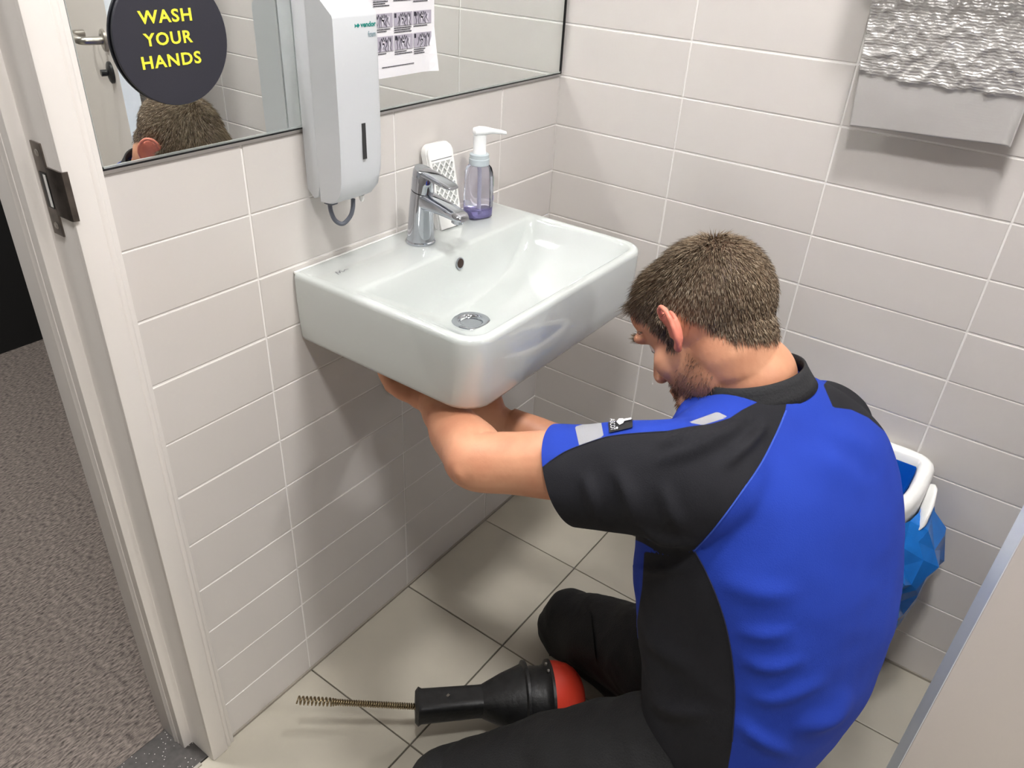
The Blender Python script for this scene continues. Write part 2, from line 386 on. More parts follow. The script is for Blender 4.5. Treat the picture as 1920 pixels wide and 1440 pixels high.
# hand-washing instruction sheet taped on the mirror
M_PAPER = mat('poster_paper', srgb(236, 234, 238), 0.7); M_PIC = mat('poster_picture_grey', srgb(178, 172, 186), 0.7)
M_INK = mat('poster_ink', srgb(48, 46, 58), 0.7); M_LIGHT = mat('poster_light', srgb(214, 210, 220), 0.7)
ps = empty('instruction_poster', (-0.48, -0.006, 1.15)); tag(ps, 'white printed hand washing instruction sheet taped on the mirror', 'poster')
bm = bmesh.new(); nx, nz = 14, 22; PX0, PX1, PZ0, PZ1 = -0.62, -0.410, 1.150, 1.445
grid = []
for j in range(nz + 1):
    r_ = []
    for i in range(nx + 1):
        u, v = i / nx, j / nz; x = PX0 + (PX1 - PX0) * u; z = PZ0 + (PZ1 - PZ0) * v
        curl = 0.010 * max(0, (u - 0.86) / 0.14) ** 2 * max(0, 1 - v / 0.22)
        r_.append(bm.verts.new((x, -0.0074 - curl, z + 0.0015 * math.sin(v * 9 + u * 4) * u * 0)))
    grid.append(r_)
for j in range(nz):
    for i in range(nx): bm.faces.new((grid[j][i], grid[j][i + 1], grid[j + 1][i + 1], grid[j + 1][i]))
bm.normal_update(); bmesh.ops.solidify(bm, geom=bm.faces[:], thickness=0.0004)
sub(finish(bm, 'paper', M_PAPER, None), ps)
def strokes(name, polys, wd, y, m):
    bm = bmesh.new()
    for pl in polys:
        pl = [Vector((p[0], y, p[1])) for p in pl]
        for a, b in zip(pl, pl[1:]):
            d = (b - a); L_ = d.length
            if L_ < 1e-6: continue
            n = Vector((-d.z, 0, d.x)) / L_ * wd / 2; e = d / L_ * wd * 0.3
            bm.faces.new([bm.verts.new(q) for q in (a - n - e, b - n + e, b + n + e, a + n - e)])
    return finish(bm, name, m)
prow = [(1.189, 1.2105), (1.2235, 1.2425), (1.262, 1.282), (1.300, 1.320)]; pcol = [(-0.549, -0.5085), (-0.5055, -0.4635), (-0.461, -0.4185)]
yy = -0.0084
for ri, (z0, z1) in enumerate(prow):
    for ci, (x0, x1) in enumerate(pcol):
        pic = sub(box('picture', x0, x1, yy, yy + 0.0003, z0, z1, M_PIC), ps)
        w_, h_ = x1 - x0, z1 - z0
        def q(pts): return [(x0 + w_ * a, z0 + h_ * b) for a, b in pts]
        k = random.uniform(-0.06, 0.06)
        hand = [[(0.30 + k, 0), (0.36 + k, 0.35), (0.30, 0.62), (0.36, 0.88), (0.43, 0.66), (0.46, 0.94), (0.52, 0.66), (0.57, 0.92), (0.60, 0.6), (0.66, 0.78), (0.64, 0.4), (0.58 + k, 0.2), (0.60, 0)],
                [(0.70, 0.0), (0.74, 0.3), (0.70, 0.6), (0.76, 0.92), (0.82, 0.62), (0.86, 0.9), (0.88, 0.5), (0.84, 0.2), (0.88, 0)],
                [(0.20, 0.15), (0.28, 0.45), (0.24, 0.7)], [(0.42, 0.15), (0.50, 0.40), (0.46, 0.55)]]
        if (ri + ci) % 2: hand = [[(1 - a, b) for a, b in s] for s in hand]
        o = strokes('drawing', [q(s) for s in hand], 0.0011, yy - 0.0003, M_INK); child_of_part(o, pic, ps)
        o = strokes('hand_fill', [q([(0.4, 0.1), (0.46, 0.5), (0.5, 0.8)]), q([(0.75, 0.1), (0.8, 0.7)])], 0.004, yy - 0.00015, M_LIGHT); child_of_part(o, pic, ps)
        o = box('number_tag', x0 + 0.0012, x0 + 0.0052, yy - 0.0004, yy, z1 - 0.0072, z1 - 0.0012, M_INK); child_of_part(o, pic, ps)
        lines = []
        for li in range((1, 2, 3)[(ci + ri) % 3]):
            x = x0
            zz = z0 - 0.0028 - 0.0030 * li
            xe = x1 - w_ * random.uniform(0.05, 0.5)
            while x < xe:
                l = random.uniform(0.002, 0.006); lines.append([(x, zz), (min(x + l, xe), zz)]); x += l + 0.001
        sub(strokes('caption', lines, 0.0013, yy, M_INK), ps)
lines = []; x = -0.535
while x < -0.462:
    l = random.uniform(0.002, 0.006); lines.append([(x, 1.166), (x + l, 1.166)]); x += l + 0.001
sub(strokes('footer_line', lines, 0.0012, yy, M_INK), ps)

# ------------------------------------------------------------------ foam soap dispenser
dp = empty('soap_dispenser', (-0.66, -0.006, 1.0)); tag(dp, 'tall grey white wall soap dispenser mounted over the mirror edge', 'soap dispenser')
DX0, DX1 = -0.703, -0.619
def disp_prism(name, poly, x0, x1, m, bev):
    return sub(prism(name, poly, 'x', x0, x1, m, bev=bev, ang=40), dp)
back = [(-0.006, 1.300), (-0.0345, 1.292), (-0.0345, 1.020), (-0.030, 1.004), (-0.020, 0.999), (-0.006, 1.012)]
disp_prism('back_housing', back, DX0 + 0.001, DX1 - 0.001, M_DISP, 0.002)
# cover: profile loops across the width so that the front bulges a little and the bottom rounds off
def cover_loop(x, k):
    pts = [(-0.0352, 1.2915), (-0.045, 1.288), (-0.062, 1.277), (-0.0775, 1.264), (-0.0855, 1.2575)]
    pts += [(-0.0868, 1.2535), (-0.0868, 1.18), (-0.0865, 1.10), (-0.085, 1.06), (-0.0835, 1.035), (-0.079, 1.015), (-0.070, 1.004), (-0.055, 0.998), (-0.036, 0.996)]
    out = []
    for y, z in pts:
        if z < 1.06: z = z + (1 - k) * 0.030 * ((1.06 - z) / 0.065)
        if y < -0.05: y = y + (1 - k) * 0.004
        out.append(Vector((x, y, z)))
    return out
bm = bmesh.new(); W = DX1 - DX0
xs = [0, 0.02, 0.06, 0.15, 0.3, 0.5, 0.7, 0.85, 0.94, 0.98, 1.0]; ks = [0.72, 0.86, 0.94, 0.98, 1, 1, 1, 0.97, 0.80, 0.5, 0.2]
ks[0] = 0.9; ks[1] = 0.96; ks[2] = 0.99
add_loft(bm, [cover_loop(DX0 + W * a, k) for a, k in zip(xs, ks)])
sub(finish(bm, 'cover', M_DISP, None, flat_angle=38), dp)
M_WINDOW = mat('smoked_window', srgb(52, 52, 54), 0.2)
sub(box('level_window', -0.6605, -0.6535, -0.0876, -0.0860, 1.064, 1.115, M_WINDOW), dp)
M_TEAL = mat('logo_teal', srgb(12, 138, 128), 0.5); M_TEALG = mat('logo_grey', srgb(120, 150, 160), 0.5)
for body, x0, x1, z, h, m in (('vendor', -0.6535, -0.6245, 1.2405, 0.0066, M_TEAL), ('foam', -0.6400, -0.6255, 1.2275, 0.0075, M_TEALG)):
    o = text_mesh('logo_lettering', body, 0.01, m, None, Matrix.Identity(4), thick=0.0001, offset=0.0003 if m is M_TEAL else 0.0)
    cx = [v.co.x for v in o.data.vertices]; cy = [v.co.y for v in o.data.vertices]
    o.data.transform(on_wall(x0, -0.0871, z) @ Matrix.Diagonal(((x1 - x0) / (max(cx) - min(cx)), h / (max(cy) - min(cy)), 1, 1)) @ Matrix.Translation((-min(cx), -min(cy), 0)))
    sub(o, dp)
sub(prism('logo_mark', [(-0.6640, 1.2455), (-0.6612, 1.2432), (-0.6580, 1.2458), (-0.6548, 1.2432), (-0.6580, 1.2405), (-0.6612, 1.2428), (-0.6640, 1.2405)], 'y', -0.0872, -0.0866, M_TEAL), dp)
sub(tube('hose', spline([(-0.690, -0.040, 0.999), (-0.691, -0.043, 0.982), (-0.688, -0.048, 0.968), (-0.679, -0.054, 0.962), (-0.669, -0.060, 0.972), (-0.665, -0.063, 0.985), (-0.664, -0.064, 1.000)], 6), 0.0034, M_GREYPL), dp)
sub(box('hose_clip', -0.696, -0.682, -0.050, -0.034, 0.993, 0.999, M_GREYPL, bev=0.001), dp)
sub(lathe('nozzle', [(0.0045, 0), (0.004, 0.006), (0.002, 0.010)], (-0.648, -0.066, 1.003), M_WHITEPL, None, axis=(0, 0, -1), n=14), dp)
sub(prism('lock_slot', [(-0.668, -0.050), (-0.655, -0.050), (-0.655, -0.054), (-0.668, -0.054)], 'z', 1.2838, 1.2846, M_GREYPL), dp)

# ------------------------------------------------------------------ washbasin
wb = empty('washbasin', (-0.4925, -0.15, 0.765)); tag(wb, 'white rectangular ceramic washbasin hung on the tiled wall', 'washbasin')
def rrect(x0, x1, yb, yf, rf, rb, z, n=7):
    """loop seen from above, back-left first; rf/rb front and back corner radii"""
    out = []
    def arc(cx, cy, r, a0, a1):
        for i in range(n + 1):
            t = math.radians(a0 + (a1 - a0) * i / n); out.append(Vector((cx + r * math.cos(t), cy + r * math.sin(t), z)))
    arc(x1 - rb, yb - rb, rb, 0, 90); arc(x0 + rb, yb - rb, rb, 90, 180)
    arc(x0 + rf, yf + rf, rf, 180, 270); arc(x1 - rf, yf + rf, rf, 270, 360)
    return out
BX0, BX1, BYB, BYF, BZ = -0.743, -0.243, -0.004, -0.367, 0.886
L_ = []
L_.append(rrect(BX0 + .040, BX1 - .040, BYB, BYF + .055, .050, .003, .763))
L_.append(rrect(BX0 + .011, BX1 - .011, BYB, BYF + .014, .047, .003, .766))
L_.append(rrect(BX0 + .0055, BX1 - .0055, BYB, BYF + .007, .047, .003, .7685))
L_.append(rrect(BX0 + .0035, BX1 - .0035, BYB, BYF + .0045, .047, .003, .7745))
L_.append(rrect(BX0 + .0015, BX1 - .0015, BYB, BYF + .002, .046, .003, .80))
L_.append(rrect(BX0, BX1, BYB, BYF, .044, .003, .84))
L_.append(rrect(BX0, BX1, BYB, BYF, .044, .003, BZ - .009))
L_.append(rrect(BX0 + .0008, BX1 - .0008, BYB, BYF + .0008, .0435, .003, BZ - .0045))
L_.append(rrect(BX0 + .003, BX1 - .003, BYB, BYF + .003, .042, .003, BZ - .0012))
L_.append(rrect(BX0 + .0065, BX1 - .0065, BYB - .001, BYF + .0065, .039, .003, BZ))
L_.append(rrect(BX0 + .013, BX1 - .013, BYB - .112, BYF + .013, .034, .010, BZ - .0002))
L_.append(rrect(BX0 + .017, BX1 - .017, BYB - .117, BYF + .0165, .031, .012, BZ - .0018))
L_.append(rrect(BX0 + .023, BX1 - .021, BYB - .121, BYF + .0195, .029, .016, BZ - .0065))
L_.append(rrect(BX0 + .042, BX1 - .030, BYB - .125, BYF + .026, .028, .020, BZ - .022))
L_.append(rrect(BX0 + .085, BX1 - .050, BYB - .130, BYF + .038, .030, .025, BZ - .050))
L_.append(rrect(BX0 + .120, BX1 - .085, BYB - .137, BYF + .055, .035, .030, BZ - .075))
L_.append(rrect(BX0 + .150, BX1 - .140, BYB - .146, BYF + .085, .035, .030, BZ - .092))
DR = Vector((-0.527, -0.190, 0))
def circ_like(loop, r, z):
    c = sum(loop, Vector()) / len(loop); out = []
    for p in loop:
        d = Vector((p.x - c.x, p.y - c.y, 0)).normalized(); out.append(Vector((DR.x + d.x * r, DR.y + d.y * r, z)))
    return out
L_.append(circ_like(L_[-1], .050, BZ - .100)); L_.append(circ_like(L_[-2], .034, BZ - .103)); L_.append(circ_like(L_[-3], .026, BZ - .106)); L_.append(circ_like(L_[-4], .024, BZ - .128))
bm = bmesh.new(); add_loft(bm, L_)
sub(finish(bm, 'basin_body', M_CERAMIC, None, smooth=True), wb)
dr = sub(lathe('drain_ring', [(0.0175, -0.016), (0.0185, -0.004), (0.0205, -0.0005), (0.024, 0.0012), (0.030, 0.0014), (0.0335, 0.0), (0.0335, -0.004)], (DR.x, DR.y, BZ - .1025), M_CHROME, None, n=40), wb)
bm = bmesh.new(); add_lathe(bm, [(0.0172, 0.0), (0.0172, 0.0012)], (DR.x, DR.y, BZ - .1175), n=30)
o = finish(bm, 'strainer', M_STEEL, None); child_of_part(o, dr, wb)
for k in range(5):
    a = 2 * math.pi * k / 5 + 0.3; c = (DR.x + 0.0105 * math.cos(a), DR.y + 0.0105 * math.sin(a), BZ - .1163)
    o = lathe('strainer_hole_shade', [(0.0043, 0), (0.0043, 0.0003)], c, M_BLACK, None, n=14); child_of_part(o, dr, wb)  # black discs on the strainer paint the shade of its holes
ovn = Vector((0, -0.99, 0.14)).normalized()
ovc = Vector((-0.487, BYB - 0.1275, 0.8595))
ov = sub(lathe('overflow_ring', [(0.0105, 0.0), (0.0105, 0.0012), (0.0085, 0.0016), (0.008, 0.0)], ovc, M_CHROME, None, axis=ovn, n=28), wb)
o = lathe('overflow_hole_shade', [(0.0083, 0.0), (0.0083, 0.0010)], ovc, mat('overflow_shade', srgb(50, 34, 26), 0.7), None, axis=ovn, n=24); child_of_part(o, ov, wb)  # solid dark disc; its colour stands for the shade in the overflow
bm = bmesh.new()
for a, b in (((-0.700, -0.060), (-0.697, -0.049)), ((-0.697, -0.049), (-0.694, -0.058)), ((-0.694, -0.058), (-0.690, -0.050)), ((-0.690, -0.050), (-0.687, -0.058)), ((-0.687, -0.058), (-0.681, -0.053)), ((-0.681, -0.053), (-0.675, -0.056))):
    a = Vector((a[0], a[1], BZ + 0.0003)); b = Vector((b[0], b[1], BZ + 0.0003)); d = (b - a).normalized(); n = Vector((-d.y, d.x, 0)) * 0.0006
    bm.faces.new([bm.verts.new(p) for p in (a - n, b - n, b + n, a + n)])
sub(finish(bm, 'maker_mark', mat('mark_grey', srgb(110, 110, 115), 0.5)), wb)
bm = bmesh.new(); add_box(bm, BX0 + .002, BX1 - .002, -0.0062, -0.0022, BZ - 0.003, BZ + 0.0015, 0.001)
sub(finish(bm, 'silicone_bead', M_WHITEPL), wb)

# ------------------------------------------------------------------ tap
tp = empty('basin_tap', (-0.508, -0.060, BZ)); tag(tp, 'chrome single lever mixer tap on the washbasin', 'tap')
TX = -0.508
def oval(c, a, b, n=28, tilt=0.0):     # ring in a plane tilted about x
    return ring(c, Vector((a, 0, 0)), Vector((0, -b * math.cos(tilt), -b * math.sin(tilt))), n)
bm = bmesh.new()
add_loft(bm, [oval((TX, -0.060, BZ + .0005), .0260, .0255), oval((TX, -0.060, BZ + .004), .0262, .0257), oval((TX, -0.060, BZ + .0055), .0245, .024)])
sub(finish(bm, 'base_ring', M_CHROME, None, flat_angle=40), tp)
bm = bmesh.new()
add_loft(bm, [oval((TX, -0.060, BZ + .005), .0240, .0235), oval((TX, -0.0605, BZ + .030), .0225, .022), oval((TX, -0.062, BZ + .060), .0205, .0205), oval((TX, -0.0635, BZ + .080), .0195, .020), oval((TX, -0.0655, BZ + .0915), .0190, .0195, tilt=0.22)])
sub(finish(bm, 'tap_body', M_CHROME, None, flat_angle=50), tp)
bm = bmesh.new()
def slab(c, a, h, t=0.0): return ring(c, Vector((a, 0, 0)), Vector((0, h * math.sin(t), h * math.cos(t))), 28, 3.2)
add_loft(bm, [slab((TX, -0.070, BZ + .078), .0175, .0165, 0.25), slab((TX, -0.090, BZ + .0765), .0178, .0135, 0.25), slab((TX, -0.115, BZ + .0730), .0172, .0105, 0.2), slab((TX, -0.140, BZ + .0685), .0165, .0085, 0.2), slab((TX, -0.152, BZ + .0662), .0150, .0070, 0.2), slab((TX, -0.157, BZ + .0652), .0110, .0045, 0.2)])
sub(finish(bm, 'spout', M_CHROME, None, flat_angle=50), tp)
sub(lathe('aerator', [(0.0105, 0), (0.0105, 0.008), (0.0085, 0.0095)], (TX, -0.143, BZ + .0635), M_CHROME, None, axis=(0, 0.12, -1), n=24), tp)
bm = bmesh.new()
add_loft(bm, [oval((TX, -0.0658, BZ + .0930), .0192, .0197, tilt=0.22), oval((TX, -0.0672, BZ + .108), .0188, .0195, tilt=0.26), oval((TX, -0.069, BZ + .122), .0180, .0192, tilt=0.35), oval((TX, -0.070, BZ + .1275), .0160, .0172, tilt=0.38)])
hl = sub(finish(bm, 'lever_cap', M_CHROME, None, flat_angle=50), tp)
bm = bmesh.new()
add_loft(bm, [slab((TX, -0.062, BZ + .1245), .0155, .0050, 0.3), slab((TX, -0.085, BZ + .1225), .0158, .0058, 0.3), slab((TX, -0.110, BZ + .1165), .0150, .0050, 0.25), slab((TX, -0.128, BZ + .1125), .0138, .0040, 0.2), slab((TX, -0.134, BZ + .1112), .0105, .0024, 0.2)])
o = finish(bm, 'lever', M_CHROME, None, flat_angle=50); child_of_part(o, hl, tp)

# ------------------------------------------------------------------ white lattice freshener leaning behind the tap
fr_ = empty('lattice_freshener', (-0.418, -0.05, BZ)); tag(fr_, 'white plastic holder with a diamond lattice front behind the tap', 'air freshener')
FM = Matrix.Translation((-0.418, -0.052, BZ + 0.0004)) @ Matrix.Rotation(math.radians(-12), 4, 'X') @ Matrix.Rotation(math.radians(-8), 4, 'Z')
def fresh(name, fn, m):
    bm = bmesh.new(); fn(bm); bm.transform(FM); return sub(finish(bm, name, m, None, flat_angle=35), fr_)
def outline(w, h, r, top=0.012):
    pts = [(-w * 0.86, 0), (w * 0.86, 0), (w * 0.9, 0.02)]
    for i in range(8):
        t = math.radians(90 * i / 7); pts.append((w - r + r * math.cos(t), h - r + r * math.sin(t)))
    for i in range(8):
        t = math.radians(90 + 90 * i / 7); pts.append((-w + r + r * math.cos(t), h - r + r * math.sin(t)))
    pts.append((-w * 0.9, 0.02)); return pts
def body(bm, y0=0.0, y1=0.012, s=1.0, h=0.150):
    p = outline(0.0300 * s, h, 0.014)
    add_loft(bm, [[Vector((a, y0, b)) for a, b in p], [Vector((a, y1, b)) for a, b in p]])
    bmesh.ops.bevel(bm, geom=[e for e in bm.edges if abs(e.verts[0].co.y - e.verts[1].co.y) < 1e-6], offset=0.0015, segments=2, profile=0.5, affect='EDGES')
fresh('shell', lambda bm: body(bm, 0.0, 0.013), M_WHITEPL)
fresh('rim', lambda bm: body(bm, -0.005, -0.0006, 0.96, 0.148), M_WHITEPL)
fresh('recess_shade', lambda bm: add_box(bm, -0.0225, 0.0225, -0.0058, -0.0045, 0.030, 0.118), mat('recess_shade_grey', srgb(178, 180, 178), 0.6))  # flat grey plate, shade of the lattice openings put into its colour
def lattice(bm):
    for s in (1, -1):
        for k in range(-4, 8):
            pts = []
            for i in range(25):
                x = -0.0225 + 0.045 * i / 24; z = 0.030 + k * 0.0165 + (i / 24 if s > 0 else 1 - i / 24) * 0.058
                if 0.030 <= z <= 0.118: pts.append(Vector((x, -0.0072, z)))
            if len(pts) > 1: add_tube(bm, [pts[0], pts[-1]], 0.0014, 6)
fresh('lattice', lattice, M_WHITEPL)
fresh('seam', lambda bm: add_box(bm, -0.024, 0.024, -0.0055, -0.0045, 0.122, 0.1228), M_GREYPL)

# ------------------------------------------------------------------ soap pump bottle
pb = empty('soap_bottle', (-0.336, -0.052, BZ)); tag(pb, 'clear pump bottle with a rest of purple soap on the washbasin', 'bottle')
PBX, PBY = -0.337, -0.052
M_CLEAR = mat('clear_bottle', (0.80, 0.80, 0.93, 1), 0.04, trans=1.0, ior=1.22)
M_SOAP = mat('purple_soap', srgb(190, 184, 236), 0.08, trans=0.7, ior=1.33)
M_PUMP = mat('pump_plastic', srgb(240, 242, 243), 0.3)
def sq(z, a, b, e=3.4, n=32): return ring((PBX, PBY, z), (a * .94, -a * .34, 0), (b * .34, b * .94, 0), n, e)
bm = bmesh.new()
out_ = [(BZ + .0006, .022), (BZ + .003, .0255), (BZ + .02, .0262), (BZ + .06, .0258), (BZ + .085, .0248), (BZ + .094, .0225), (BZ + .0985, .0185)]
add_loft(bm, [sq(z, r, r * .8) for z, r in out_])
sub(finish(bm, 'bottle_body', M_CLEAR, None, smooth=True), pb)
bm = bmesh.new(); add_loft(bm, [sq(z, r, r * .78) for z, r in ((BZ + .0022, .021), (BZ + .005, .0238), (BZ + .0165, .0243), (BZ + .0172, .0235))])
sub(finish(bm, 'soap', M_SOAP, None, smooth=True), pb)
M_LABEL = mat('clear_label', srgb(196, 192, 226), 0.4); M_GREEN = mat('label_green', srgb(92, 150, 112), 0.5)
sub(lathe('dip_tube', [(0.0035, 0), (0.0035, .085)], (PBX, PBY, BZ + .008), mat('dip_tube', srgb(225, 225, 235), 0.3, trans=0.4), None, n=12), pb)
sub(lathe('collar', [(0.0165, 0), (0.0188, .0015), (0.0188, .012), (0.0178, .013), (0.0178, .020), (0.0150, .0215)], (PBX, PBY, BZ + .0985), mat('frosted_collar', srgb(214, 226, 232), 0.25, trans=0.25), None, n=32), pb)
sub(lathe('pump_stem', [(0.0125, 0), (0.0125, .004), (0.0118, .005), (0.0118, .036)], (PBX, PBY, BZ + .1185), M_PUMP, None, n=28), pb)
bm = bmesh.new(); sd = Vector((0.80, -0.60, 0)).normalized(); sn = Vector((0.60, 0.80, 0))
hz = BZ + .1535
def sp_ring(t, wd, h, z): return ring(Vector((PBX, PBY, z)) + sd * t, sn * wd, Vector((0, 0, h)), 20, 2.6)
add_loft(bm, [sp_ring(-0.0125, .006, .003, hz + .004), sp_ring(-0.0105, .011, .0058, hz + .005), sp_ring(0.0, .0138, .0072, hz + .006), sp_ring(0.010, .0115, .0068, hz + .006), sp_ring(0.022, .0072, .0046, hz + .0055), sp_ring(0.040, .0056, .0036, hz + .0030), sp_ring(0.049, .0048, .0030, hz + .0008)])
sub(finish(bm, 'pump_head', M_PUMP, None, flat_angle=50), pb)
def label_patch(name, a0, a1, z0, z1, m, off):
    bm = bmesh.new(); rows_ = []
    for j in range(9):
        z = z0 + (z1 - z0) * j / 8; rr = np.interp(z - BZ, [0, .003, .02, .06, .085, .094], [.022, .0255, .0262, .0258, .0248, .0225])
        lp = ring((PBX, PBY, z), ((rr + off) * .94, -(rr + off) * .34, 0), ((rr * .8 + off) * .34, (rr * .8 + off) * .94, 0), 72, 3.4)
        rows_.append([bm.verts.new(lp[k % 72]) for k in range(a0, a1 + 1)])
    for a, b in zip(rows_, rows_[1:]):
        for i in range(len(a) - 1): bm.faces.new((a[i], a[i + 1], b[i + 1], b[i]))
    return sub(finish(bm, name, m, None, smooth=True), pb)
label_patch('label', -14, -2, BZ + .022, BZ + .080, mat('label_film', (0.86, 0.88, 0.93, 1), 0.25, trans=0.75, ior=1.02), .0006)
label_patch('leaf_mark', -9, -5, BZ + .060, BZ + .078, M_GREEN, .0011)
label_patch('label_print', -10, -4, BZ + .034, BZ + .042, mat('print_purple', srgb(150, 140, 200), 0.5), .0011)

# ------------------------------------------------------------------ silvery sheet hanging on the right wall
M_SHEET = mat('silvery_sheet', srgb(190, 187, 185), 0.30, metal=0.35)
def emboss(m):
    nt = m.node_tree; bs = nt.nodes['Principled BSDF']; N = nt.nodes.new; L = nt.links.new
    tc = N('ShaderNodeTexCoord'); wv = N('ShaderNodeTexWave'); wv.bands_direction = 'Z'; wv.inputs['Scale'].default_value = 70
    wv.inputs['Distortion'].default_value = 6.0; wv.inputs['Detail'].default_value = 3; wv.inputs['Detail Scale'].default_value = 1.4; L(tc.outputs['Object'], wv.inputs['Vector'])
    n1 = N('ShaderNodeTexNoise'); n1.inputs['Scale'].default_value = 75; n1.inputs['Detail'].default_value = 5; L(tc.outputs['Object'], n1.inputs['Vector'])
    ad = N('ShaderNodeMath'); ad.operation = 'ADD'; L(wv.outputs['Fac'], ad.inputs[0]); L(n1.outputs['Fac'], ad.inputs[1])
    a = N('ShaderNodeAttribute'); a.attribute_name = 'crumple'; ml = N('ShaderNodeMath'); ml.operation = 'MULTIPLY'; L(a.outputs['Fac'], ml.inputs[0]); L(ad.outputs[0], ml.inputs[1])
    b_ = N('ShaderNodeBump'); b_.inputs['Strength'].default_value = 0.5; b_.inputs['Distance'].default_value = 0.0009; L(ml.outputs[0], b_.inputs['Height']); L(b_.outputs[0], bs.inputs['Normal'])
    mr_ = N('ShaderNodeMapRange'); mr_.inputs['To Min'].default_value = 0.55; mr_.inputs['To Max'].default_value = 0.28; L(a.outputs['Fac'], mr_.inputs['Value']); L(mr_.outputs[0], bs.inputs['Roughness'])
emboss(M_SHEET)
bm = bmesh.new(); ny, nz = 90, 84
g_ = []; crl = bm.verts.layers.float.new('crumple')
for j in range(nz + 1):
    rr = []
    for i in range(ny + 1):
        u, v = i / ny, j / nz
        y = -0.609 + 0.022 * v * (1 - u) - 0.238 * u; z = 1.108 + 0.012 * u * (1 - v) + 0.242 * v
        edge_ = 0.34 - 0.05 * u + 0.035 * noise.noise(Vector((u * 5, 3.1, 0))) + 0.02 * noise.noise(Vector((u * 17, 1.1, 0)))
        upper = min(1, max(0.06, (v - edge_) / 0.03 + 0.5))
        p = Vector((u * 3.0, v * 3.0, 0))
        cr = (1 - abs(noise.noise(p * 2.1 + Vector((5, 2, 0))))) ** 6 * 0.0036 + (1 - abs(noise.noise(p * 4.3))) ** 8 * 0.0026 + noise.noise(p * 7) * 0.0012
        x = -0.050 + noise.noise(p * 0.8) * 0.003 - cr * upper - 0.0022 * upper - 0.016 * max(0, (u - 0.94) / 0.06) ** 2
        nv = bm.verts.new((x, y, z)); nv[crl] = upper; rr.append(nv)
    g_.append(rr)
for j in range(nz):
    for i in range(ny): bm.faces.new((g_[j][i], g_[j + 1][i], g_[j + 1][i + 1], g_[j][i + 1]))
bm.normal_update(); bmesh.ops.solidify(bm, geom=bm.faces[:], thickness=0.0010)
td = empty('towel_dispenser', (-0.002, -0.72, 1.40)); tag(td, 'white paper towel box on the right wall above the hanging sheet', 'towel dispenser')
sub(box('housing', -0.100, -0.0025, -0.860, -0.580, 1.352, 1.74, M_WHITEPL, bev=0.012, seg=3), td)
sub(box('cover_seam', -0.1005, -0.003, -0.861, -0.579, 1.56, 1.562, M_GREYPL), td)
hs = finish(bm, 'hanging_sheet', M_SHEET, None, smooth=True)
tag(hs, 'crumpled silvery sheet hanging from the towel box before the right tiled wall', 'sheet')

# ------------------------------------------------------------------ waste bag holder with blue bag
bh = empty('waste_bag_holder', (-0.01, -0.79, 0.5)); tag(bh, 'white plastic bag holder ring with a blue bag behind the man', 'waste bin')
def dshape(x_out, y0, y1, z, n=44, e=2.7, xo=-0.004):
    """closed outline: flat with rounded corners along the wall, bulging outwards"""
    cy = (y0 + y1) / 2; b = abs(y1 - y0) / 2; out = []
    for i in range(n):
        t = 2 * math.pi * i / n; cs, sn_ = math.cos(t), math.sin(t)
        if sn_ >= 0: x = xo - 0.05 + (x_out + 0.05) * abs(sn_) ** (2 / e); yy_ = b * math.copysign(abs(cs) ** (2 / e), cs)
        else: x = xo - 0.05 + 0.05 * abs(sn_) ** (2 / 4.0); yy_ = b * math.copysign(abs(cs) ** (2 / 4.0), cs)
        out.append(Vector((x, cy + yy_, z)))
    return out
HY0, HY1, HXO = -0.60, -0.925, -0.245
bm = bmesh.new()
prof = [(0.004, 0.470), (0.0, 0.478), (0.0, 0.530), (0.004, 0.538), (0.012, 0.541), (0.020, 0.540), (0.026, 0.534), (0.029, 0.520), (0.029, 0.490), (0.022, 0.470)]
loops = []
for ins, z in prof:
    lp = dshape(HXO + ins, HY0 - ins, HY1 + ins, z)
    for p in lp: p.x = min(p.x, -0.004 - ins * 0.85)
    for p in lp: p.z -= 0.10 * (abs(p.x) / 0.245) * 0.35
    loops.append(lp)
loops.append(loops[0])
add_loft(bm, loops, False, False)
bmesh.ops.remove_doubles(bm, verts=bm.verts, dist=1e-5)
sub(finish(bm, 'holder_ring', M_WHITEPL, None, flat_angle=60), bh)
M_BAG = mat('blue_bag', srgb(40, 130, 226), 0.20, trans=0.2, ior=1.05, noise_amt=0.16, noise_scale=14, coat=0.4)
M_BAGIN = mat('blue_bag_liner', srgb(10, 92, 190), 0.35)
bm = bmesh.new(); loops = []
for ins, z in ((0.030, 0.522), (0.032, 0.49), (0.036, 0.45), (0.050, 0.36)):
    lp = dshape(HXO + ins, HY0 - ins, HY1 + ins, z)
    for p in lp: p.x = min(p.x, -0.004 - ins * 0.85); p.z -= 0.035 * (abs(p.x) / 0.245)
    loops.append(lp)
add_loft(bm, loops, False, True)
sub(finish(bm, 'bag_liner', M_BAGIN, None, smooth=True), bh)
bm = bmesh.new(); loops = []
BZS = [0.120, 0.135, 0.16, 0.20, 0.24, 0.28, 0.32, 0.36, 0.40, 0.44, 0.47, 0.482]
BSX = [0.55, 0.78, 0.86, 0.90, 0.94, 0.97, 1.0, 1.03, 1.04, 1.02, 0.99, 0.97]
BYE = [-0.91, -0.945, -0.962, -0.972, -0.976, -0.980, -0.986, -0.990, -0.984, -0.962, -0.938, -0.928]
for k in range(12):
    z = 0.482 - (0.482 - 0.120) * k / 11; sx = np.interp(z, BZS, BSX); ye = np.interp(z, BZS, BYE)
    lp = dshape(-0.225 * sx, -0.595, ye, z, n=30, e=3.0, xo=-0.012)
    for i, p in enumerate(lp):
        if p.x < -0.02 and 0 < k < 11:
            p.x += rng.normal(0, 0.006); p.y += rng.normal(0, 0.006); p.z += rng.normal(0, 0.009)
        p.x = min(p.x, -0.006)
    loops.append(lp)
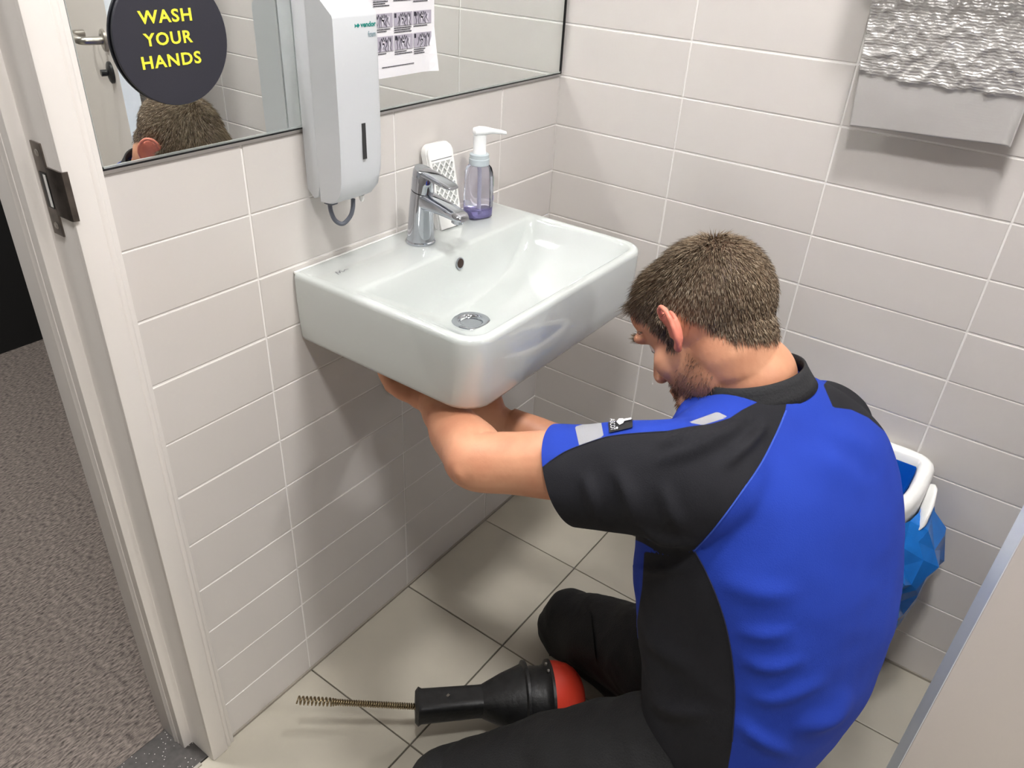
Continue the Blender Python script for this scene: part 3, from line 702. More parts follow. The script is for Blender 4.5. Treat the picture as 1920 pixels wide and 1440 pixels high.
add_loft(bm, loops, False, True)
bmesh.ops.triangulate(bm, faces=bm.faces[:])
sub(finish(bm, 'bag', M_BAG, None, flat_angle=9), bh)
bm = bmesh.new(); loops = []
for t, wd, off in ((0.0, 0.002, 0.0), (0.15, 0.010, 0.006), (0.5, 0.016, 0.010), (0.85, 0.012, 0.008), (1.0, 0.003, 0.0)):
    c = Vector((-0.06 - 0.085 * t, -0.928 - off * 0.5 - 0.004 * t, 0.512 - 0.055 * t))
    loops.append(ring(c, Vector((wd * 1.4, 0, 0.0)), Vector((0, -0.006 - off * 0.4, wd * 0.9)), 12))
add_loft(bm, loops); sub(finish(bm, 'clip', M_WHITEPL, None, smooth=True), bh)

# ------------------------------------------------------------------ pipes under the basin
M_BLUE = mat('valve_blue', srgb(30, 84, 160), 0.4)
tr = empty('drain_trap', (DR.x, DR.y, 0.6)); tag(tr, 'white plastic drain trap held under the washbasin', 'drain pipe')
sub(lathe('tailpiece', [(0.016, 0), (0.016, 0.145)], (DR.x, DR.y, 0.608), M_WHITEPL, None, n=20), tr)
sub(lathe('trap_cup', [(0.012, 0), (0.026, 0.006), (0.030, 0.02), (0.030, 0.062), (0.033, 0.064), (0.033, 0.082), (0.020, 0.09)], (DR.x, DR.y, 0.535), M_WHITEPL, None, n=24), tr)
sub(tube('outlet_pipe', spline([(DR.x + 0.01, DR.y + 0.02, 0.590), (DR.x + 0.01, -0.10, 0.590), (DR.x + 0.01, -0.004, 0.590)], 4), 0.0165, M_WHITEPL), tr)
sub(lathe('wall_flange', [(0.018, 0), (0.036, 0.002), (0.034, 0.006), (0.018, 0.012)], (DR.x + 0.01, -0.0025, 0.590), M_WHITEPL, None, axis=(0, -1, 0), n=28), tr)
sv = empty('stop_valve', (-0.66, -0.04, 0.70)); tag(sv, 'small chrome stop valve with a blue knob under the washbasin', 'valve')
sub(lathe('valve_body', [(0.022, 0), (0.022, 0.003), (0.009, 0.005), (0.009, 0.045), (0.013, 0.047), (0.013, 0.06)], (-0.622, -0.0025, 0.705), M_CHROME, None, axis=(0, -1, 0), n=20), sv)
sub(lathe('knob', [(0.012, 0), (0.015, 0.003), (0.015, 0.016), (0.012, 0.019)], (-0.622, -0.062, 0.705), M_BLUE, None, axis=(0, -1, 0), n=18), sv)
sub(tube('supply_hose', spline([(-0.622, -0.035, 0.712), (-0.618, -0.035, 0.735), (-0.60, -0.045, 0.742), (-0.53, -0.06, 0.748)], 5), 0.005, M_STEEL), sv)

# ------------------------------------------------------------------ drain auger on the floor
ag = empty('drain_auger', (-0.60, -0.45, 0.0)); tag(ag, 'black and red hand drain auger with a coiled spring tip between the knees', 'drain auger')
A_TIP = Vector((-0.922, -0.112, 0.118)); A_B0 = Vector((-0.782, -0.283, 0.092)); A_B1 = Vector((-0.700, -0.365, 0.088)); A_C0 = Vector((-0.640, -0.426, 0.080)); A_C1 = Vector((-0.607, -0.464, 0.079)); A_D = Vector((-0.548, -0.531, 0.077))
M_AUG = mat('auger_black', srgb(30, 30, 31), 0.45, noise_amt=0.35, noise_scale=60, bump=0.2, bump_scale=120)
M_RED = mat('auger_red', srgb(238, 74, 54), 0.35); M_BRASS = mat('spring_steel', srgb(150, 134, 106), 0.28, metal=1.0)
ax = (A_B0 - A_TIP); L0 = ax.length; axn = ax.normalized(); s1 = axn.cross(Vector((0, 0, 1))).normalized(); s2 = s1.cross(axn)
pts = []; nturn = 46; per = 9
tpos = 0.0
seq = []
for k in range(nturn):
    seq.append(0.0072 if k < 9 else 0.0044)
tot = sum(seq); acc = 0
for k in range(nturn):
    for i in range(per):
        a = 2 * math.pi * i / per; t = (acc + seq[k] * i / per) / tot
        r = 0.0072 if k < 8 else (0.0072 - 0.0022 * min(1, (k - 8) / 3))
        pts.append(A_TIP + ax * t + (s1 * math.cos(a) + s2 * math.sin(a)) * r)
    acc += seq[k]
bm = bmesh.new(); add_tube(bm, pts, 0.0016, 5); sub(finish(bm, 'coil_spring', M_BRASS, None, smooth=True), ag)
axb = (A_D - A_B0).normalized(); e1 = axb.cross(Vector((0, 0, 1))).normalized(); e2 = e1.cross(axb)
def ar(c, r, r2=None, e=2.0, n=32): return ring(c, e1 * r, e2 * (r2 or r), n, e)
bm = bmesh.new(); add_loft(bm, [ar(A_B0 + axb * -0.004, .024, .022, 5), ar(A_B0 + axb * 0.002, .030, .028, 5), ar(A_B0 + axb * 0.008, .027, .025, 5), ar(A_B1, .0265, .0245, 4), ar(A_B1 + axb * 0.012, .027, .025, 4)])
sub(finish(bm, 'handle_grip', M_AUG, None, flat_angle=40), ag)
sub(box('guide_screw', -0.7435, -0.7375, -0.3270, -0.3220, 0.1135, 0.1165, M_STEEL), ag)
bm = bmesh.new(); add_loft(bm, [ar(A_B1 + axb * 0.008, .027, .026, 4), ar(A_B1 + axb * 0.045, .046, .046, 2.5), ar(A_C0, .066, .066), ar(A_C0 + axb * 0.003, .073, .073), ar(A_C0 + axb * 0.008, .073, .073), ar(A_C0 + axb * 0.0085, .066, .066)])
sub(finish(bm, 'funnel_guard', M_AUG, None, flat_angle=40), ag)
bm = bmesh.new(); add_loft(bm, [ar(A_C0 + axb * 0.008, .058), ar(A_C0 + axb * 0.018, .062), ar(A_C1 - axb * 0.012, .062), ar(A_C1 - axb * 0.004, .066), ar(A_C1, .0735), ar(A_C1 + axb * 0.005, .0745), ar(A_C1 + axb * 0.006, .070)])
sub(finish(bm, 'drum_flange', M_AUG, None, flat_angle=40), ag)
bm = bmesh.new(); add_loft(bm, [ar(A_C1 + axb * 0.004, .0715), ar(A_C1 + axb * 0.02, .0705), ar(A_C1 + axb * 0.040, .065), ar(A_C1 + axb * 0.054, .056), ar(A_C1 + axb * 0.065, .043), ar(A_C1 + axb * 0.071, .026)])
sub(finish(bm, 'drum_cap', M_RED, None, flat_angle=50), ag)
pa = A_C1 + axb * 0.012 + (e1 * 0.35 + e2 * 0.94).normalized() * 0.0765
for s in (0.45,):
    for k, (aa) in enumerate((0.50,)):
        rad = (e1 * math.cos(aa) + e2 * math.sin(aa)); 
        bm = bmesh.new(); add_loft(bm, [[A_C1 + axb * t + rad * q_ + rad.cross(axb) * w_ for t, q_, w_ in ((0.006, .069, -.004), (0.006, .0735, -.004), (0.006, .0735, .004), (0.006, .069, .004))], [A_C1 + axb * t + rad * q_ + rad.cross(axb) * w_ for t, q_, w_ in ((0.036, .065, -.004), (0.036, .0705, -.004), (0.036, .0705, .004), (0.036, .065, .004))]])
        sub(finish(bm, 'latch_tab', M_BLACK, None), ag)
for k in range(2):
    aa = 1.75 + 0.35 * k; rad = (e1 * math.cos(aa) + e2 * math.sin(aa))
    sub(lathe('bolt', [(0.004, 0), (0.004, 0.004), (0.002, 0.005)], A_C1 + rad * 0.068 - axb * 0.001, M_STEEL, None, axis=-axb, n=10), ag)
#@@PERSON@@
# ================================================================== THE KNEELING MAN (faces the sink wall, +y)
man = empty('person', (-0.60, -0.75, 0.0))
tag(man, 'man kneeling at the washbasin in a blue and black work shirt, reaching under it', 'person')

def tapered(bm, pts, rads, n=20, k=6):
    """smooth limb through pts; rads are (side, up) half-widths"""
    P = spline(pts, k); R_ = []
    m_ = len(pts) - 1
    for i in range(len(P)):
        t = i / k; a = min(int(t), m_ - 1); f_ = t - a; f_ = f_ * f_ * (3 - 2 * f_) if True else f_
        ra, rb = rads[a], rads[a + 1]
        ra = ra if hasattr(ra, '__len__') else (ra, ra); rb = rb if hasattr(rb, '__len__') else (rb, rb)
        R_.append((ra[0] * (1 - f_) + rb[0] * f_, ra[1] * (1 - f_) + rb[1] * f_))
    add_tube(bm, P, R_, n)
def ellipsoid(bm, c, r, M=None, seg=24, rot=None):
    q = bmesh.ops.create_uvsphere(bm, u_segments=seg, v_segments=seg // 2, radius=1.0)
    T = Matrix.Translation(c) @ (rot or Matrix.Identity(4)) @ Matrix.Diagonal((r[0], r[1], r[2], 1))
    if M is not None: T = M @ T
    bmesh.ops.transform(bm, matrix=T, verts=q['verts'])
def rings_loft(bm, rings, n=40, k=5, e=2.3):
    """rings: (center, lateral half, sagittal half, lateral dir, sagittal dir); interpolated smoothly"""
    arr = np.array([list(r[0]) + [r[1], r[2]] + list(r[3]) + list(r[4]) for r in rings])
    P = [arr[0] * 2 - arr[1]] + list(arr) + [arr[-1] * 2 - arr[-2]]; out = []
    for i in range(1, len(P) - 2):
        for j in range(k):
            t = j / k; a, b, c, d = P[i - 1], P[i], P[i + 1], P[i + 2]
            out.append(0.5 * (2 * b + (c - a) * t + (2 * a - 5 * b + 4 * c - d) * t * t + (3 * b - a - 3 * c + d) * t ** 3))
    out.append(arr[-1])
    lp = []
    for q in out:
        U = Vector(q[5:8]).normalized() * q[3]; V = Vector(q[8:11]).normalized() * q[4]
        lp.append(ring(q[0:3], U, V, n, e))
    add_loft(bm, lp)

# ---- pose
YAW = math.radians(-14.6); PITCH = math.radians(49.5); ROLL = math.radians(9.7)
HC = Vector((-0.531, -0.595, 0.927))
HM = Matrix.Translation(HC) @ Matrix.Rotation(YAW, 4, 'Z') @ Matrix.Rotation(ROLL, 4, 'Y') @ Matrix.Rotation(-PITCH, 4, 'X') @ Matrix.Diagonal((0.976, 0.976, 0.976, 1))
HMI = HM.inverted()
SL, EL, WL = Vector((-0.695, -0.680, 0.805)), Vector((-0.780, -0.412, 0.738)), Vector((-0.645, -0.202, 0.677))
SR, ER, WR = Vector((-0.408, -0.756, 0.756)), Vector((-0.480, -0.525, 0.575)), Vector((-0.556, -0.300, 0.636))
NECK = Vector((-0.538, -0.680, 0.860))

# ---- skin: head, neck, arms and hands as one continuous surface
bm = bmesh.new()
H = lambda x, y, z: HM @ Vector((x, y, z))
ellipsoid(bm, (0, -0.014, 0.016), (0.0755, 0.0985, 0.084), HM, 40)
ellipsoid(bm, (0, -0.040, -0.040), (0.052, 0.046, 0.055), HM, 28)
ellipsoid(bm, (0, 0.018, 0.020), (0.070, 0.074, 0.078), HM, 32)
ellipsoid(bm, (0, 0.030, -0.040), (0.0620, 0.060, 0.080), HM, 32)
ellipsoid(bm, (0, 0.045, -0.092), (0.044, 0.046, 0.034), HM, 24)
ellipsoid(bm, (0, 0.083, -0.108), (0.021, 0.017, 0.019), HM)
for s in (-1, 1):
    ellipsoid(bm, (s * 0.044, 0.014, -0.074), (0.015, 0.034, 0.034), HM)
    ellipsoid(bm, (s * 0.038, 0.050, -0.038), (0.026, 0.028, 0.030), HM)
    ellipsoid(bm, (s * 0.030, 0.082, 0.014), (0.027, 0.013, 0.0105), HM)
    ellipsoid(bm, (s * 0.0125, 0.100, -0.046), (0.0085, 0.010, 0.0075), HM)
    ellipsoid(bm, (s * 0.028, 0.060, -0.098), (0.018, 0.022, 0.018), HM)
ellipsoid(bm, (0, 0.076, 0.040), (0.050, 0.020, 0.034), HM)
add_tube(bm, [H(0, 0.088, 0.008), H(0, 0.097, -0.012), H(0, 0.106, -0.030), H(0, 0.111, -0.042)], [0.009, 0.0085, 0.0105, 0.012], 14)
ellipsoid(bm, (0, 0.1105, -0.043), (0.0115, 0.011, 0.010), HM)
ellipsoid(bm, (0, 0.0905, -0.071), (0.022, 0.0095, 0.0065), HM)
ellipsoid(bm, (0, 0.0895, -0.081), (0.020, 0.010, 0.0065), HM)
# ears: shell, helix rim, lobe
for s in (-1, 1):
    E_ = HM @ Matrix.Translation((s * 0.0755, -0.004, -0.010)) @ Matrix.Rotation(s * math.radians(26), 4, 'Z') @ Matrix.Rotation(math.radians(14), 4, 'X')
    ellipsoid(bm, (s * 0.004, -0.006, 0.002), (0.0050, 0.0160, 0.0255), E_)
    rim = []
    for i in range(15):
        t = math.radians(-50 + 275 * i / 14) 
        rim.append(E_ @ Vector((s * (0.010 + 0.004 * math.sin(t)), 0.004 - 0.0195 * math.sin(t * 0.5 + 0.35) * 1.0 + 0.008 * math.cos(t), 0.006 + 0.029 * math.cos(t + math.radians(40)))))
    rim = [E_ @ Vector((s * a, b, c)) for a, b, c in ((0.004, 0.010, 0.006), (0.008, 0.013, 0.018), (0.011, 0.008, 0.029), (0.013, -0.003, 0.0335), (0.014, -0.014, 0.029), (0.0145, -0.0205, 0.016), (0.014, -0.0205, 0.000), (0.012, -0.016, -0.014), (0.008, -0.007, -0.025), (0.006, 0.001, -0.0285))]
    add_tube(bm, spline(rim, 4), 0.0043, 8)
    ellipsoid(bm, (s * 0.006, 0.000, -0.0245), (0.0050, 0.0085, 0.0085), E_)
    ellipsoid(bm, (s * 0.004, 0.010, -0.006), (0.0045, 0.004, 0.008), E_)
# neck and upper trunk (inside the shirt)
tapered(bm, [(-0.540, -0.710, 0.76), NECK + Vector((0, -0.008, -0.03)), NECK + Vector((-0.002, 0.030, 0.020)), H(0, -0.017, -0.060), H(0, -0.012, -0.012)], [(0.070, 0.070), (0.066, 0.064), (0.0615, 0.0625), (0.0580, 0.0580), (0.052, 0.056)], 32)
ellipsoid(bm, NECK + Vector((0.002, 0.008, 0.012)), (0.0640, 0.0640, 0.055), None, 30)
tapered(bm, [SR + Vector((0.01, 0, -0.02)), (-0.470, -0.725, 0.770), NECK + Vector((0, -0.01, -0.045)), (-0.61, -0.70, 0.81), SL + Vector((-0.005, 0, -0.012))], [0.042, 0.046, 0.058, 0.052, 0.046], 24)
# arms
def arm(S, E, W_, side):
    u = (E - S); f_ = (W_ - E)
    up = Vector((0, 0, 1))
    pts = [S, S + u * 0.30, S + u * 0.60, S + u * 0.86, E + u.normalized() * 0.006, E + f_ * 0.16, E + f_ * 0.42, E + f_ * 0.74, W_]
    rad = [(0.055, 0.055), (0.053, 0.050), (0.048, 0.046), (0.0425, 0.0430), (0.0405, 0.0430), (0.0440, 0.0455), (0.0420, 0.0420), (0.0325, 0.0300), (0.0285, 0.0225)]
    tapered(bm, pts, rad, 24)
    el = E + (u.normalized() - f_.normalized()).normalized() * 0.030
    ellipsoid(bm, el, (0.018, 0.018, 0.018))
arm(SL, EL, WL, -1); arm(SR, ER, WR, 1)
# hands: palm, four fingers of unequal length curling round the pipe, thumb from the side of the palm
def hand(W_, fwd, curl_dir, side_dir, thumb_sign):
    fwd = fwd.normalized(); side = (side_dir - fwd * side_dir.dot(fwd)).normalized()
    cd = (curl_dir - fwd * curl_dir.dot(fwd)); cd = (cd - side * cd.dot(side)).normalized()
    rot = Matrix((side, cd, fwd)).transposed().to_4x4()
    ellipsoid(bm, W_ + fwd * 0.020, (0.029, 0.019, 0.032), None, 20, rot)
    ellipsoid(bm, W_ + fwd * 0.052, (0.040, 0.0165, 0.044), None, 24, rot)
    for k, (off, ln) in enumerate(((0.030, 0.92), (0.0105, 1.0), (-0.0095, 0.95), (-0.0285, 0.78))):
        b = W_ + fwd * (0.078 - 0.004 * abs(k - 1)) + side * off * thumb_sign
        a1, a2, a3 = 0.55, 1.35, 2.05
        d = lambda a: (fwd * math.cos(a) + cd * math.sin(a))
        p1 = b + d(a1) * 0.040 * ln; p2 = p1 + d(a2) * 0.026 * ln; p3 = p2 + d(a3) * 0.021 * ln
        add_tube(bm, spline([b - fwd * 0.02, b, p1, p2, p3], 3), [0.0095] * 4 + [0.0095] * 3 + [0.0088] * 3 + [0.0080] * 2 + [0.0062], 10)
        ellipsoid(bm, p3, (0.0068, 0.0068, 0.0068))
        ellipsoid(bm, b, (0.0108, 0.0108, 0.0108))
    tb = W_ + fwd * 0.026 + side * 0.026 * thumb_sign
    t1 = tb + (side * thumb_sign * 0.75 + fwd * 0.5 + cd * 0.45).normalized() * 0.036
    t2 = t1 + (side * thumb_sign * 0.25 + fwd * 0.7 + cd * 0.8).normalized() * 0.030
    t3 = t2 + (side * -thumb_sign * 0.15 + fwd * 0.6 + cd * 0.9).normalized() * 0.024
    add_tube(bm, spline([tb - side * thumb_sign * 0.012, tb, t1, t2, t3], 3), [0.014] * 4 + [0.0125] * 3 + [0.0105] * 3 + [0.0095] * 2 + [0.0075], 10)
    ellipsoid(bm, t3, (0.0078, 0.0078, 0.0078))
hand(WL, Vector((0.06, 0.80, 0.10)), Vector((0.25, 0.0, 0.95)), Vector((0.9, 0, -0.2)), 1)
hand(WR, Vector((-0.52, 0.85, 0.18)), Vector((0.8, 0.6, 0.1)), Vector((0, 0, 1.0)), 1)
skin = finish(bm, 'body', None, None)
evaluate(skin, [('REMESH', dict(mode='VOXEL', voxel_size=0.0029, adaptivity=0.0)), ('SMOOTH', dict(factor=0.5, iterations=8))])
me = skin.data; me.polygons.foreach_set('use_smooth', [True] * len(me.polygons))

# attributes on the skin: scalp and beard areas, in head coordinates
n = len(me.vertices); co = np.empty(n * 3); me.vertices.foreach_get('co', co); co = co.reshape(-1, 3)
Mi = np.array(HMI); lc = co @ Mi[:3, :3].T + Mi[:3, 3]
def hairline(y, x):
    hx = [-0.20, -0.115, -0.085, -0.055, -0.034, -0.012, 0.004, 0.012, 0.028, 0.036, 0.050, 0.070, 0.085, 0.12]
    hz = [-0.088, -0.088, -0.084, -0.062, -0.026, 0.010, 0.018, -0.030, -0.036, 0.004, 0.030, 0.052, 0.064, 0.070]
    return np.interp(y, hx, hz)
def scalp_sd(l):
    nz = 0.004 * np.sin(l[:, 0] * 260) * np.sin(l[:, 1] * 210)
    s = l[:, 2] - hairline(l[:, 1], l[:, 0]) + nz
    s = np.where(np.abs(l[:, 0]) > 0.081, -0.02, s)      # ears stay bare
    s = np.where(np.linalg.norm(l, axis=1) > 0.16, -0.05, s)
    return s
def beard_sd(l):
    line = np.interp(l[:, 1], [-0.03, -0.008, 0.008, 0.03, 0.06, 0.078, 0.10, 0.13], [-0.09, -0.062, -0.036, -0.050, -0.064, -0.060, -0.056, -0.056])
    s = line - l[:, 2]
    low = l[:, 2] - np.interp(l[:, 1], [-0.02, 0.0, 0.03, 0.07, 0.12], [-0.085, -0.118, -0.142, -0.160, -0.170])
    s = np.minimum(s, low); s = np.minimum(s, (l[:, 1] + 0.012) * 1.0)
    lips = np.hypot(l[:, 0] / 1.9, l[:, 2] + 0.076) - 0.0095
    s = np.where(l[:, 1] > 0.085, np.minimum(s, lips), s)
    return np.where(np.linalg.norm(l, axis=1) > 0.175, -0.05, s)
a1 = me.attributes.new('scalp', 'FLOAT', 'POINT'); a1.data.foreach_set('value', scalp_sd(lc))
a2 = me.attributes.new('beard', 'FLOAT', 'POINT'); a2.data.foreach_set('value', beard_sd(lc))
ear = np.where((np.abs(lc[:, 0]) > 0.078) & (np.abs(lc[:, 1]) < 0.04) & (np.abs(lc[:, 2] + 0.018) < 0.05), 1.0, 0.0)
a3 = me.attributes.new('ear', 'FLOAT', 'POINT'); a3.data.foreach_set('value', ear)
def skin_material():
    m = mat('skin', srgb(214, 158, 128), 0.48, spec=0.4)
    nt = m.node_tree; bs = nt.nodes['Principled BSDF']; N = nt.nodes.new; L = nt.links.new
    tc = N('ShaderNodeTexCoord')
    n1 = N('ShaderNodeTexNoise'); n1.inputs['Scale'].default_value = 16; n1.inputs['Detail'].default_value = 6; L(tc.outputs['Object'], n1.inputs['Vector'])
    r = N('ShaderNodeValToRGB'); r.color_ramp.elements[0].position = 0.3; r.color_ramp.elements[1].position = 0.72
    r.color_ramp.elements[0].color = srgb(192, 130, 100); r.color_ramp.elements[1].color = srgb(212, 157, 124); L(n1.outputs['Fac'], r.inputs[0])
    cur = r.outputs[0]
    def mixin(attr, lo, hi, col, amt):
        nonlocal cur
        a = N('ShaderNodeAttribute'); a.attribute_name = attr
        mr_ = N('ShaderNodeMapRange'); mr_.inputs['From Min'].default_value = lo; mr_.inputs['From Max'].default_value = hi
        mr_.inputs['To Max'].default_value = amt; L(a.outputs['Fac'], mr_.inputs['Value'])
        mx = N('ShaderNodeMix'); mx.data_type = 'RGBA'; L(mr_.outputs[0], mx.inputs['Factor']); L(cur, mx.inputs[6]); mx.inputs[7].default_value = col
        cur = mx.outputs[2]
    mixin('ear', 0, 1, srgb(222, 122, 108), 0.7)
    mixin('scalp', -0.004, 0.010, srgb(96, 80, 66), 0.92)
    mixin('beard', -0.004, 0.014, srgb(140, 100, 76), 0.62)
    L(cur, bs.inputs['Base Color'])
    n2 = N('ShaderNodeTexNoise'); n2.inputs['Scale'].default_value = 170; L(tc.outputs['Object'], n2.inputs['Vector'])
    b = N('ShaderNodeBump'); b.inputs['Strength'].default_value = 0.12; b.inputs['Distance'].default_value = 0.002; L(n2.outputs['Fac'], b.inputs['Height']); L(b.outputs[0], bs.inputs['Normal'])
    return m
me.materials.clear(); me.materials.append(skin_material()); sub(skin, man)

# eyes and brows
M_EYE = mat('eye_white', srgb(236, 232, 226), 0.15); M_IRIS = mat('iris', srgb(74, 86, 92), 0.15)
for s in (-1, 1):
    c = HM @ Vector((s * 0.031, 0.0690, -0.006)); bm = bmesh.new(); ellipsoid(bm, c, (0.0112, 0.0112, 0.0112))
    e_ = sub(finish(bm, 'eye', M_EYE, None, smooth=True), man)
    bm = bmesh.new(); ellipsoid(bm, HM @ Vector((s * 0.031, 0.0778, -0.009)), (0.0045, 0.0045, 0.0045))
    o = finish(bm, 'iris', M_IRIS, None, smooth=True); child_of_part(o, e_, man)

# ---- hair: many short tapered strands rooted on the scalp
def strands(name, sd_fn, count, len_fn, dir_fn, width, m, thr=0.0, kind='stuff'):
    nf = len(me.polygons); cen = np.empty(nf * 3); me.polygons.foreach_get('center', cen); cen = cen.reshape(-1, 3)
    nor = np.empty(nf * 3); me.polygons.foreach_get('normal', nor); nor = nor.reshape(-1, 3)
    lf = cen @ Mi[:3, :3].T + Mi[:3, 3]; sd = sd_fn(lf)
    idx = np.where(sd > thr)[0]
    # fade the density towards the hairline
    p = np.clip((sd[idx] - thr) / 0.012, 0.15, 1); p /= p.sum()
    pick = rng.choice(idx, size=count, p=p)
    V = []; F = []
    for k, f in enumerate(pick):
        nrm = nor[f]; l = lf[f]; root = cen[f] + rng.normal(0, 0.0012, 3)
        d = dir_fn(l, Mi[:3, :3] @ nrm); d = np.array(HM)[:3, :3] @ d
        d += rng.normal(0, 0.10, 3); d -= nrm * min(0, d @ nrm - 0.10); d /= np.linalg.norm(d)
        ln = len_fn(l) * rng.uniform(0.7, 1.15)
        lift = nrm * 0.22
        p0 = root - nrm * 0.0008; p1 = root + (d + lift) * ln * 0.45; p2 = root + (d + lift * 0.55) * ln * 0.98
        s1_ = np.cross(d, nrm); s1_ /= (np.linalg.norm(s1_) + 1e-9); s2_ = np.cross(d, s1_)
        b = len(V)
        for pp, w_ in ((p0, width), (p1, width * 0.85)):
            for a in (0, 2.09, 4.19): V.append(pp + (s1_ * math.cos(a) + s2_ * math.sin(a)) * w_ / 2)
        V.append(p2)
        for i in range(3):
            j = (i + 1) % 3; F.append((b + i, b + j, b + 3 + j, b + 3 + i)); F.append((b + 3 + i, b + 3 + j, b + 6))
    hm = bpy.data.meshes.new(name); hm.from_pydata([tuple(v) for v in V], [], F); hm.update()
    rv = np.repeat(rng.uniform(0, 1, count), 7); at = hm.attributes.new('strand', 'FLOAT', 'POINT'); at.data.foreach_set('value', rv)
    o = link(name, hm, m, None, smooth=True); o['kind'] = kind
    return sub(o, man)
def hair_mat(name, cols):
    m = mat(name, cols[0], 0.42, spec=0.45); nt = m.node_tree; bs = nt.nodes['Principled BSDF']
    a = nt.nodes.new('ShaderNodeAttribute'); a.attribute_name = 'strand'; r = nt.nodes.new('ShaderNodeValToRGB')
    r.color_ramp.elements[0].color = cols[0]; r.color_ramp.elements[1].color = cols[-1]
    for i, c in enumerate(cols[1:-1]):
        e = r.color_ramp.elements.new((i + 1) / (len(cols) - 1)); e.color = c
    nt.links.new(a.outputs['Fac'], r.inputs[0]); nt.links.new(r.outputs[0], bs.inputs['Base Color']); return m
CROWN = np.array([0.012, -0.062, 0.095])
def hair_dir(l, nl):
    t = l - CROWN; t = t - nl * (t @ nl); t /= (np.linalg.norm(t) + 1e-6)
    fwd = np.array([0, 1, 0.15]) if l[1] > -0.02 and l[2] > 0.05 else np.zeros(3)
    return t + nl * 0.30 + fwd * 0.4
def hair_len(l):
    top = np.clip((l[2] - 0.02) / 0.07, 0, 1); front = np.clip((l[1]) / 0.07, 0, 1)
    return 0.010 + 0.011 * top + 0.012 * top * front
strands('hair', scalp_sd, 20000, hair_len, hair_dir, 0.00085, hair_mat('hair', [srgb(74, 60, 49), srgb(122, 102, 82), srgb(146, 126, 102), srgb(176, 160, 138)]), thr=0.0)
def beard_dir(l, nl): return np.array([0, 0.35, -0.8]) + nl * 0.5
strands('beard', beard_sd, 3600, lambda l: 0.0052, beard_dir, 0.0007, hair_mat('beard', [srgb(74, 52, 40), srgb(128, 88, 62), srgb(160, 120, 92)]), thr=0.001)
def brow_sd(l): return 0.0062 - np.hypot((np.abs(l[:, 0]) - 0.031) / 3.4, l[:, 2] - 0.017) + np.where((l[:, 1] > 0.06) & (np.linalg.norm(l, axis=1) < 0.13), 0, -1)
strands('eyebrows', brow_sd, 380, lambda l: 0.007, lambda l, nl: np.array([np.sign(l[0]) * 0.9, 0.1, 0.25]) + nl * 0.2, 0.0007, MATS['hair'], thr=0.0)

# ---- trousers
bm = bmesh.new()
HL, KL, AL = Vector((-0.705, -0.770, 0.315)), Vector((-0.868, -0.440, 0.098)), Vector((-0.790, -0.880, 0.070))
HR, KR, AR = Vector((-0.535, -0.790, 0.290)), Vector((-0.434, -0.414, 0.096)), Vector((-0.540, -0.880, 0.068))
rings_loft(bm, [((-0.640, -0.802, 0.19), 0.138, 0.088, (.954, -.3, 0), (.3, .954, 0.1)), ((-0.632, -0.806, 0.29), 0.142, 0.092, (.954, -.3, 0), (.3, .954, 0.1)), ((-0.615, -0.805, 0.40), 0.138, 0.092, (.954, -.3, 0), (.3, .954, 0.1))])
for Hh, K, A in ((HL, KL, AL), (HR, KR, AR)):
    d = K - Hh
    tapered(bm, [Hh, Hh + d * 0.35, Hh + d * 0.7, K + d.normalized() * 0.0], [(0.098, 0.098), (0.098, 0.098), (0.085, 0.083), (0.070, 0.068)], 26)
    ellipsoid(bm, K + d.normalized() * 0.012 + Vector((0, 0, -0.004)), (0.068, 0.066, 0.084))
    tapered(bm, [K + Vector((0, 0, -0.012)), K * 0.6 + A * 0.4, A], [(0.067, 0.064), (0.064, 0.060), (0.056, 0.052)], 24)
tr_o = finish(bm, 'trousers', None, None)
evaluate(tr_o, [('REMESH', dict(mode='VOXEL', voxel_size=0.006, adaptivity=0.0)), ('SMOOTH', dict(factor=0.5, iterations=5))])
tm = tr_o.data; n = len(tm.vertices); co = np.empty(n * 3); tm.vertices.foreach_get('co', co); co = co.reshape(-1, 3)
nr = np.empty(n * 3); tm.vertices.foreach_get('normal', nr); nr = nr.reshape(-1, 3)
for i in range(n):
    p = co[i]; a = noise.ridged_multi_fractal(Vector((p[0] * 7, p[1] * 9, p[2] * 13)), 1.0, 2.0, 3, 1.0, 2.0) * 0.0042 + noise.noise(Vector(p) * 11) * 0.004
    co[i] = p + nr[i] * (a - 0.003)
co[:, 2] = np.maximum(co[:, 2], 0.003)
tm.vertices.foreach_set('co', co.reshape(-1)); tm.update()
tm.polygons.foreach_set('use_smooth', [True] * len(tm.polygons))
M_TROU = mat('trouser_black', srgb(16, 16, 18), 0.8, noise_amt=0.25, noise_scale=14, bump=0.35, bump_scale=380)
tm.materials.clear(); tm.materials.append(M_TROU); sub(tr_o, man); tr_o['label'] = 'black work trousers with knee pockets'
